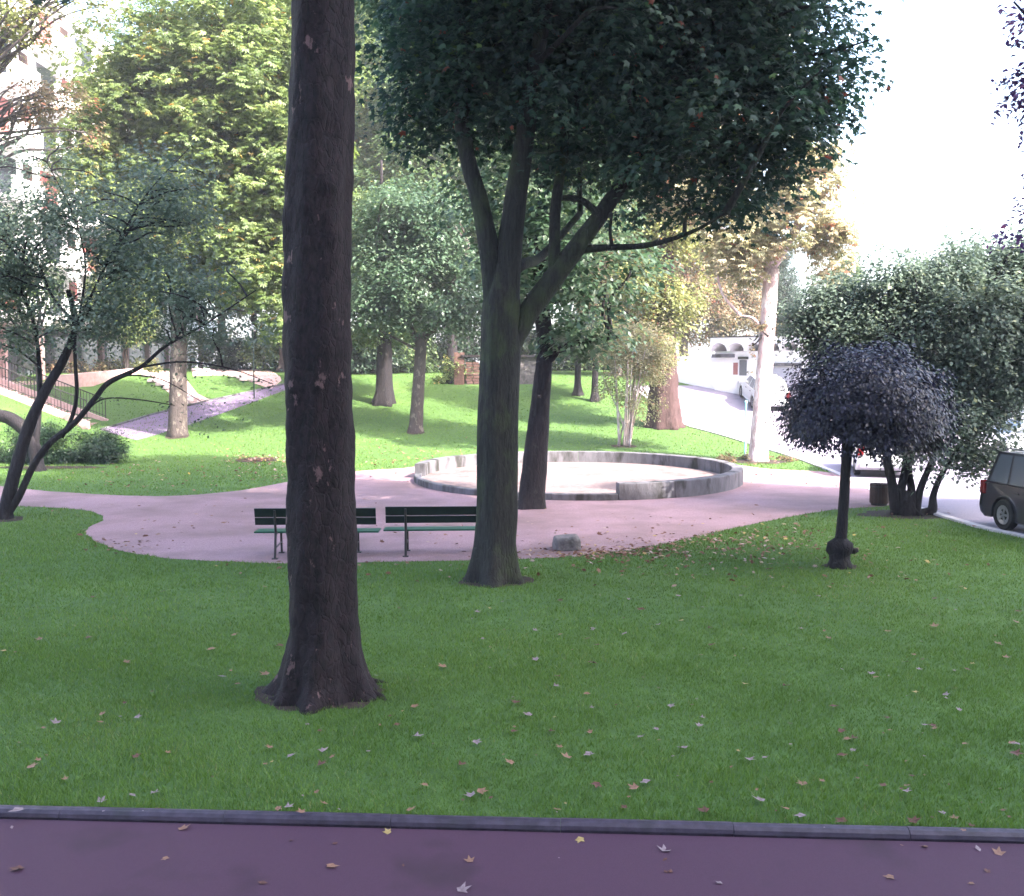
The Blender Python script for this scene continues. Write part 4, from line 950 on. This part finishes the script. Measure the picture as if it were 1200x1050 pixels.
right_house()
# pavement strip in front of it is part of the road; low dark kerb-side shadow strip left to the light

# ------------------------------------------------------------------ cars
def car(name, label, c, heading, paint, L=4.2, W=1.72, Hh=1.5, van=False):
    """local +x = front of the car"""
    t = empty(name, c, label, 'car', None, heading); w_ = W/2; wr = .31; fx, rx = L/2-.82, -L/2+.78
    def arch(cx): return [(cx+.38*math.cos(th), .30+.38*math.sin(th)) for th in [math.pi*k/10 for k in range(11)]]
    belt = .92
    prof = [(-L/2+.05, .28), (-L/2, .42), (-L/2+.02, .62), (-L/2+.10, belt-.02), (-L/2+.2, belt+.03), (L/2-1.15, belt), (L/2-.35, belt-.14), (L/2-.06, .66), (L/2, .5), (L/2-.02, .3), (L/2-.2, .2)]
    prof += [(fx+.38, .2)]+arch(fx)[0:]+[(fx-.38, .2)]+[(rx+.38, .2)]+arch(rx)+[(rx-.38, .2), (-L/2+.2, .2)]
    mb = MB(); n = len(prof)
    vs = []; ysl = ((-w_, .0), (-w_+.05, .02), (w_-.05, .02), (w_, .0))
    for yy, ins in ((-w_+.04, 1), (w_-.04, 1)):
        pass
    # body shell: side panels bowed outwards, three slices across each side
    sl = [(-w_+.07, 1.0), (-w_, .985), (w_, .985), (w_-.07, 1.0)]
    for yy, k in sl:
        for x, z in prof:
            zc = .55; vs.append((x*(1 if k == 1. else .985), yy*(1-.05*max(0, (z-.75)/.3)), zc+(z-zc)*(1 if k == 1. else .97)))
    fs = []
    for s_ in range(3):
        for i in range(n): fs.append((s_*n+i, s_*n+(i+1) % n, (s_+1)*n+(i+1) % n, (s_+1)*n+i))
    fs += [tuple(range(n))[::-1], tuple(range(3*n, 4*n))]
    # outer skins: the polygon of slices 1 and 2 lie outermost
    mb.add(vs, fs); 
    # cabin frustum
    xr0, xf0 = -L/2+.14, L/2-1.2; xr1, xf1 = (-L/2+.32 if van else -L/2+.62), L/2-1.95
    wb, wt = w_-.06, w_-.2
    cab = []
    for k in range(6):
        u = k/5; z = belt-.02+(Hh-belt)*u; e_ = u**1.0; bl = .0
        xr_ = xr0+(xr1-xr0)*e_; xf_ = xf0+(xf1-xf0)*e_; ww = wb+(wt-wb)*u
        cab += [(xr_, -ww, z), (xf_, -ww, z), (xf_, ww, z), (xr_, ww, z)]
    cf = []
    for k in range(5):
        for j in range(4): cf.append((k*4+j, k*4+(j+1) % 4, (k+1)*4+(j+1) % 4, (k+1)*4+j))
    cf += [(20, 21, 22, 23), (3, 2, 1, 0)]
    mb.add(cab, cf)
    o = mb.build('body', paint, t, smooth=False, bevel=.035, seg=3)
    def P(u, v, side):   # point on the side glass plane: u along 0..1, v up 0..1
        z = belt+.03+(Hh-.1-belt)*v; q_ = (z-belt+.02)/(Hh-belt); ww = wb+(wt-wb)*q_+.004
        a0 = xr0+(xr1-xr0)*q_+.12; a1_ = xf0+(xf1-xf0)*q_-.12
        return Vector((a0+(a1_-a0)*u, side*ww, z))
    for side in (-1, 1):
        for u0, u1 in ((0.0, .22), (.25, .58), (.61, 1.0)):
            v0 = [P(u0, .0, side), P(u1, .0, side), P(u1, 1., side), P(u0, 1., side)]; 
            inn = [p-Vector((0, side*.02, 0)) for p in v0]
            MB().add(v0+inn, [(0, 1, 2, 3), (4, 7, 6, 5), (0, 4, 5, 1), (1, 5, 6, 2), (2, 6, 7, 3), (3, 7, 4, 0)]).build('side_window', M['glass2'], t)
        for xx in (fx, rx):
            wh = MB(); rim = MB(); Mx = Matrix.Translation((xx, side*(w_-.11), wr)) @ Matrix.Rotation(math.pi/2*-side, 4, 'X')
            pr = [(wr-.12, -.09), (wr-.02, -.09), (wr, -.06), (wr, .06), (wr-.02, .085), (wr-.10, .09), (wr-.12, .06)]
            tmp = MB().lathe(pr, (0, 0, 0), 28); tmp.v = [tuple(Mx @ Vector(v)) for v in tmp.v]; ty = tmp.build('wheel', M['tyre'], t, smooth=False)
            tmp = MB().lathe([(wr-.13, .0), (wr-.115, .075), (wr-.15, .07), (.05, .045), (.03, .07)], (0, 0, 0), 20)
            tmp.v = [tuple(Mx @ Vector(v)) for v in tmp.v]; tmp.build('rim', M['rim'], ty)
            sp = MB()
            for k in range(5): sp.box(.04, wr-.13, -.022, .022, .05, .078, Matrix.Rotation(k*2*math.pi/5, 4, 'Z'))
            sp.v = [tuple(Mx @ Vector(v)) for v in sp.v]; sp.build('spokes', M['rim'], ty)
        MB().box(L/2-1.35, L/2-1.2, side*(w_+.0), side*(w_+.17), belt+.0, belt+.13).build('mirror', paint, t, bevel=.03)
        MB().box(-L/2-.008, -L/2+.14, side*(w_-.22), side*(w_-.035), .66, belt+.02).build('tail_light', M['redlamp'], t, bevel=.02)
        MB().box(L/2-.28, L/2-.02, side*(w_-.36), side*(w_-.08), .60, .73).build('headlight', M['plate'], t, bevel=.02)
        for u in (.235, .595):
            p = P(u, 0, side); MB().box(p.x+.28, p.x+.42, side*(w_-.01), side*(w_+.02), .78, .81).build('door_handle', M['iron'], t)
    # rear and front glass
    for (xa_, xb_, s_, nm_) in ((xr0, xr1, -1, 'rear_window'), (xf0, xf1, 1, 'windscreen')):
        q0, q1 = .12, .88; v0 = []
        for q_, sy in ((q0, -1), (q0, 1), (q1, 1), (q1, -1)):
            z = belt-.02+(Hh-belt)*q_; ww = wb+(wt-wb)*q_-.1; v0.append(Vector((xa_+(xb_-xa_)*q_+s_*.006, sy*ww, z)))
        inn = [p-Vector((s_*.03, 0, 0)) for p in v0]
        MB().add(v0+inn, [(0, 1, 2, 3), (4, 7, 6, 5), (0, 4, 5, 1), (1, 5, 6, 2), (2, 6, 7, 3), (3, 7, 4, 0)]).build(nm_, M['glass'], t)
    MB().box(-L/2-.03, -L/2+.1, -w_+.1, w_-.1, .30, .46).build('rear_bumper', paint, t, bevel=.03)
    MB().box(-L/2-.02, -L/2+.06, -.26, .26, .52, .63).build('number_plate', M['plate'], t)
    for s_ in (-1, 1): MB().tube([(xr1+.15, s_*(wt-.08), Hh+.01), (xr1+.2, s_*(wt-.08), Hh+.05), (xf1-.15, s_*(wt-.08), Hh+.05), (xf1-.05, s_*(wt-.08), Hh+.01)], .015, 6).build('roof_rail', M['rim'], t)
    MB().box(-L/2+.25, L/2-.3, -w_+.2, w_-.2, .16, .4).build('underbody', M['seat'], t)
    return t
def paintmat(name, c, rough=.28, metal=.5):
    m, n, b_ = nm(name); b_.inputs['Base Color'].default_value = (*c, 1); b_.inputs['Roughness'].default_value = rough; b_.inputs['Metallic'].default_value = metal
    b_.inputs['Coat Weight'].default_value = .5; return m
# near car: rear end towards the back, front towards the camera
wp = G(1173, 622); hd = Vector((.15, -1, 0)).normalized(); side_l = Vector((-hd.y, hd.x, 0))
cc = Vector((wp.x, wp.y, 0))+hd*1.32-(-1)*Vector((0, 0, 0)); right_of = Vector((hd.y, -hd.x, 0))
inner = Vector((1, .15, 0)).normalized()*.86
car('parked_car', 'dark grey people carrier cut by the right edge, parked on the side road', Vector((wp.x, wp.y, .012))+hd*1.32+inner, math.atan2(hd.y, hd.x), paintmat('grey_paint', (.045, .044, .055)), 4.2, 1.74, 1.58, van=True)
p2 = G(1032, 561)
car('parked_car', 'pale silver car glimpsed between the thin purple tree trunk and the bush stems', Vector((p2.x+.65, p2.y+2.0, .012)), R(76), paintmat('silver_paint', (.55, .54, .58), .35, .2), 4.1, 1.7, 1.42)
p3 = G(899, 483)
car('parked_car', 'white and dark car parked against the white house behind the sunlit trunk', Vector((p3.x+.25, p3.y+2., hgt(p3.x+.2, p3.y+2.)+.03)), R(90), paintmat('white_paint', (.7, .7, .72), .35, 0), 4.1, 1.7, 1.45).rotation_euler[1] = -math.atan(.0124*(p3.y+1.9-34))
p4 = G(1215, 541)
car('parked_car', 'pale car far behind the grey people carrier at the right edge', Vector((p4.x, p4.y+1, hgt(p4.x, p4.y)+.012)), R(180), paintmat('pale_paint', (.6, .6, .65), .3, .2), 4.2, 1.7, 1.45)

# ------------------------------------------------------------------ the block the photograph is taken from (its shade covers the near lawn)
def own_block():
    t = empty('apartment_building', Vector((14, -1.45, 0)), 'tall pale apartment block behind the viewer', 'building')
    x0, x1, Hb = -34, 62, 37
    MB().box(x0, x1, -14, 0, -.5, Hb).build('wall', M['white'], t)
    MB().box(x0-.3, x1+.3, -14.3, .3, Hb+.003, Hb+.5).build('roof', M['concrete'], t)
    mb = MB(); mb2 = MB()
    wi = None
    for k in range(12):
        for i in range(16):
            x = x0+2+i*6
            if abs(x+14-0) < 3 and k == 1: continue
            if wi is None:
                wi = MB().box(0, 1.8, .003, .03, 0, 1.5).build('window', M['glass'], t); wi.location = (x, 0, k*3+1)
            else:
                c = wi.copy(); COL.objects.link(c); c.parent = t; c.location = (x, 0, k*3+1)
own_block()

# ------------------------------------------------------------------ fallen leaves
def fallen(kind, m, size, seed, name):
    tv, tf = tmpl(kind); rn_ = random.Random(seed); V = []
    ax = rn_.uniform(0, 3.14); cu = rn_.uniform(.6, 1.6)
    for x, y, z in tv:
        d = x*math.cos(ax)+y*math.sin(ax); V.append((x*size, y*size, size*(cu*d*d*.28+.06*math.sin(3*x+seed)+.05)))
    me = bpy.data.meshes.new(name); me.from_pydata(V, [], [tuple(f) for f in tf]); me.update(); me.materials.append(m)
    return me
kinds = []
for i, (k, mk, s, lab) in enumerate((('lobed', 'fl_brown', .062, 'curled dark brown fallen leaf'), ('lobed', 'fl_pale', .060, 'pale greyish fallen leaf'), ('lobed', 'fl_tan', .058, 'tan fallen leaf'), ('oval', 'fl_brown', .055, 'small brown oval fallen leaf'), ('oval', 'fl_pale', .05, 'small pale oval fallen leaf'), ('lobed', 'fl_yellow', .05, 'yellow fallen leaf'))):
    for v in range(2): kinds.append((fallen(k, M[mk], s, i*5+v, 'fallen_leaf'), lab))
rn = random.Random(77)
fixed = [(487, 868, 2, 1.5), (664, 892, 4, 1.3), (690, 888, 2, 1.2), (802, 882, 2, 1.3), (892, 943, 2, 1.3), (942, 923, 4, 1.2), (380, 885, 2, 1.2), (341, 890, 2, 1.1), (557, 874, 2, 1.1), (66, 852, 2, 1.2), (160, 845, 2, 1), (541, 902, 0, 1.1), (1000, 870, 0, 1), (985, 890, 0, 1.2), (520, 785, 4, 1.5), (653, 797, 0, 1.2), (978, 832, 0, 1.2), (1107, 818, 2, 1), (1188, 888, 0, 1.4), (920, 808, 0, 1.3), (750, 868, 2, 1), (273, 748, 4, 1.2), (190, 696, 2, 1.2), (699, 925, 0, 1.1), (645, 862, 0, 1.), (180, 935, 2, 1), (118, 945, 2, 1), (213, 974, 4, 1.2), (22, 963, 2, 1.4), (388, 1018, 4, 1.2), (780, 1000, 2, 1.3), (540, 1047, 2, 1.2), (988, 968, 0, 1.2), (940, 962, 2, 1.2), (1070, 970, 0, 1.2), (1170, 1003, 4, 1.1), (1146, 998, 8, 1), (480, 955, 4, 1.1), (337, 960, 2, 1), (985, 862, 0, 1), (455, 978, 10, 1), (605, 828, 0, 1.3), (627, 742, 2, 1.), (575, 716, 10, .9), (770, 735, 2, 1.2), (700, 760, 0, 1), (820, 855, 2, 1), (330, 760, 0, 1), (620, 842, 2, 1.2), (558, 720, 2, 1.1), (1192, 720, 0, 1.3), (940, 740, 2, 1), (1060, 780, 0, 1)]
cnt = 0
def put(px, py, k, s):
    global cnt
    p = G(px, py); yk = kline(p.x); on = 'lawn'
    z = .035
    if p.y < yk-.12: z = .014; on = 'purple asphalt'
    elif p.y < yk+.05: z = .09; on = 'kerb'
    elif bool(poly_mask(GP, np.array([p.x]), np.array([p.y]))[0]): z = .01; on = 'gravel path'
    me, lab = kinds[k]; o = bpy.data.objects.new('fallen_leaf', me); COL.objects.link(o)
    o.location = (p.x, p.y, z); o.rotation_euler = (rn.uniform(-.22, .22), rn.uniform(-.22, .22), rn.uniform(0, 6.28)); o.scale = (s,)*3
    if on == 'lawn':
        on = ('front lawn just behind the kerb' if p.y < yk+.7 else 'lawn beside the thick front trunk' if 250 < px < 510 and 730 < py < 870 else 'lawn in front of the forked maple' if 500 < px < 680 and py < 800 else
              'lawn around the purple tree' if px > 860 and py < 790 else 'lawn left of the front trunk' if px < 330 else 'lawn at the lower right' if px > 900 else 'lawn between maple and purple tree' if py < 800 else 'front lawn left of middle' if px < 620 else 'front lawn right of middle')
    tag(o, f'{lab} lying on the {on}', 'leaf', 'fallen leaves'); cnt += 1
for px, py, k, s in fixed: put(px, py, k+rn.randint(0, 1), s)
while cnt < 295:
    py = rn.uniform(690, 1045); px = rn.uniform(5, 1195)
    if rn.random() > (.35+.65*px/1200)*(1. if py < 975 else .35): continue
    put(px, py, rn.choice([0, 1, 0, 2, 3, 4, 5, 4, 6, 7, 8, 9, 11, 5]), rn.choice([.35, .45, .6, .75, .95, 1.2])*(1.25 if py < 800 else 1))
# distant litter, too many to count
def litter(name, label, regions, size, seed):
    rg = np.random.default_rng(seed); P = []
    for (px, py, sx, sy, n) in regions:
        for _ in range(n):
            p = G(px+rg.normal()*sx, min(690, max(452, py+rg.normal()*sy)))
            inp = bool(poly_mask(GP, np.array([p.x]), np.array([p.y]))[0])
            P.append((p.x, p.y, p.z+(.012 if inp else .04)))
    P = np.array(P); N = np.tile([[0, 0, 1.]], (len(P), 1))+rg.normal(0, .3, P.shape)
    o = leaves(name, P, N, size, 'maple', M['litter'], None, rg); tag(o, label, 'leaf litter', kind='stuff')
litter('leaf_litter', 'scattered small dry leaves on lawn and path edge', [(800, 650, 110, 14, 260), (720, 645, 50, 5, 300), (690, 650, 60, 3, 160), (900, 635, 70, 14, 160), (640, 648, 30, 5, 90), (820, 632, 60, 5, 120), (1000, 660, 120, 22, 90), (420, 664, 90, 8, 50), (150, 640, 20, 5, 60), (1080, 600, 14, 2, 40)], .06, 5)
litter('leaf_litter', 'dry leaves strewn over the left and middle lawns', [(250, 550, 90, 14, 170), (302, 538, 20, 3, 160), (330, 548, 40, 10, 120), (480, 540, 40, 8, 110), (150, 560, 60, 10, 60), (450, 528, 50, 12, 60), (890, 540, 18, 3, 60), (600, 620, 200, 15, 120), (700, 560, 60, 6, 70), (300, 610, 120, 18, 90), (930, 560, 60, 5, 60)], .075, 6)

# ------------------------------------------------------------------ thin misty volume added to imitate lens bloom
hm = bpy.data.materials.new('veil_haze'); hm.use_nodes = True; hn = hm.node_tree; hn.nodes.remove(hn.nodes['Principled BSDF'])
pv = hn.nodes.new('ShaderNodeVolumePrincipled'); pv.inputs['Density'].default_value = .0009; pv.inputs['Color'].default_value = (.92, .92, 1, 1)
hn.links.new(pv.outputs[0], hn.nodes['Material Output'].inputs['Volume'])
tag(MB().box(-450, 450, -150, 550, -1.6, 42).build('lens_veil_haze', hm), kind='stuff')
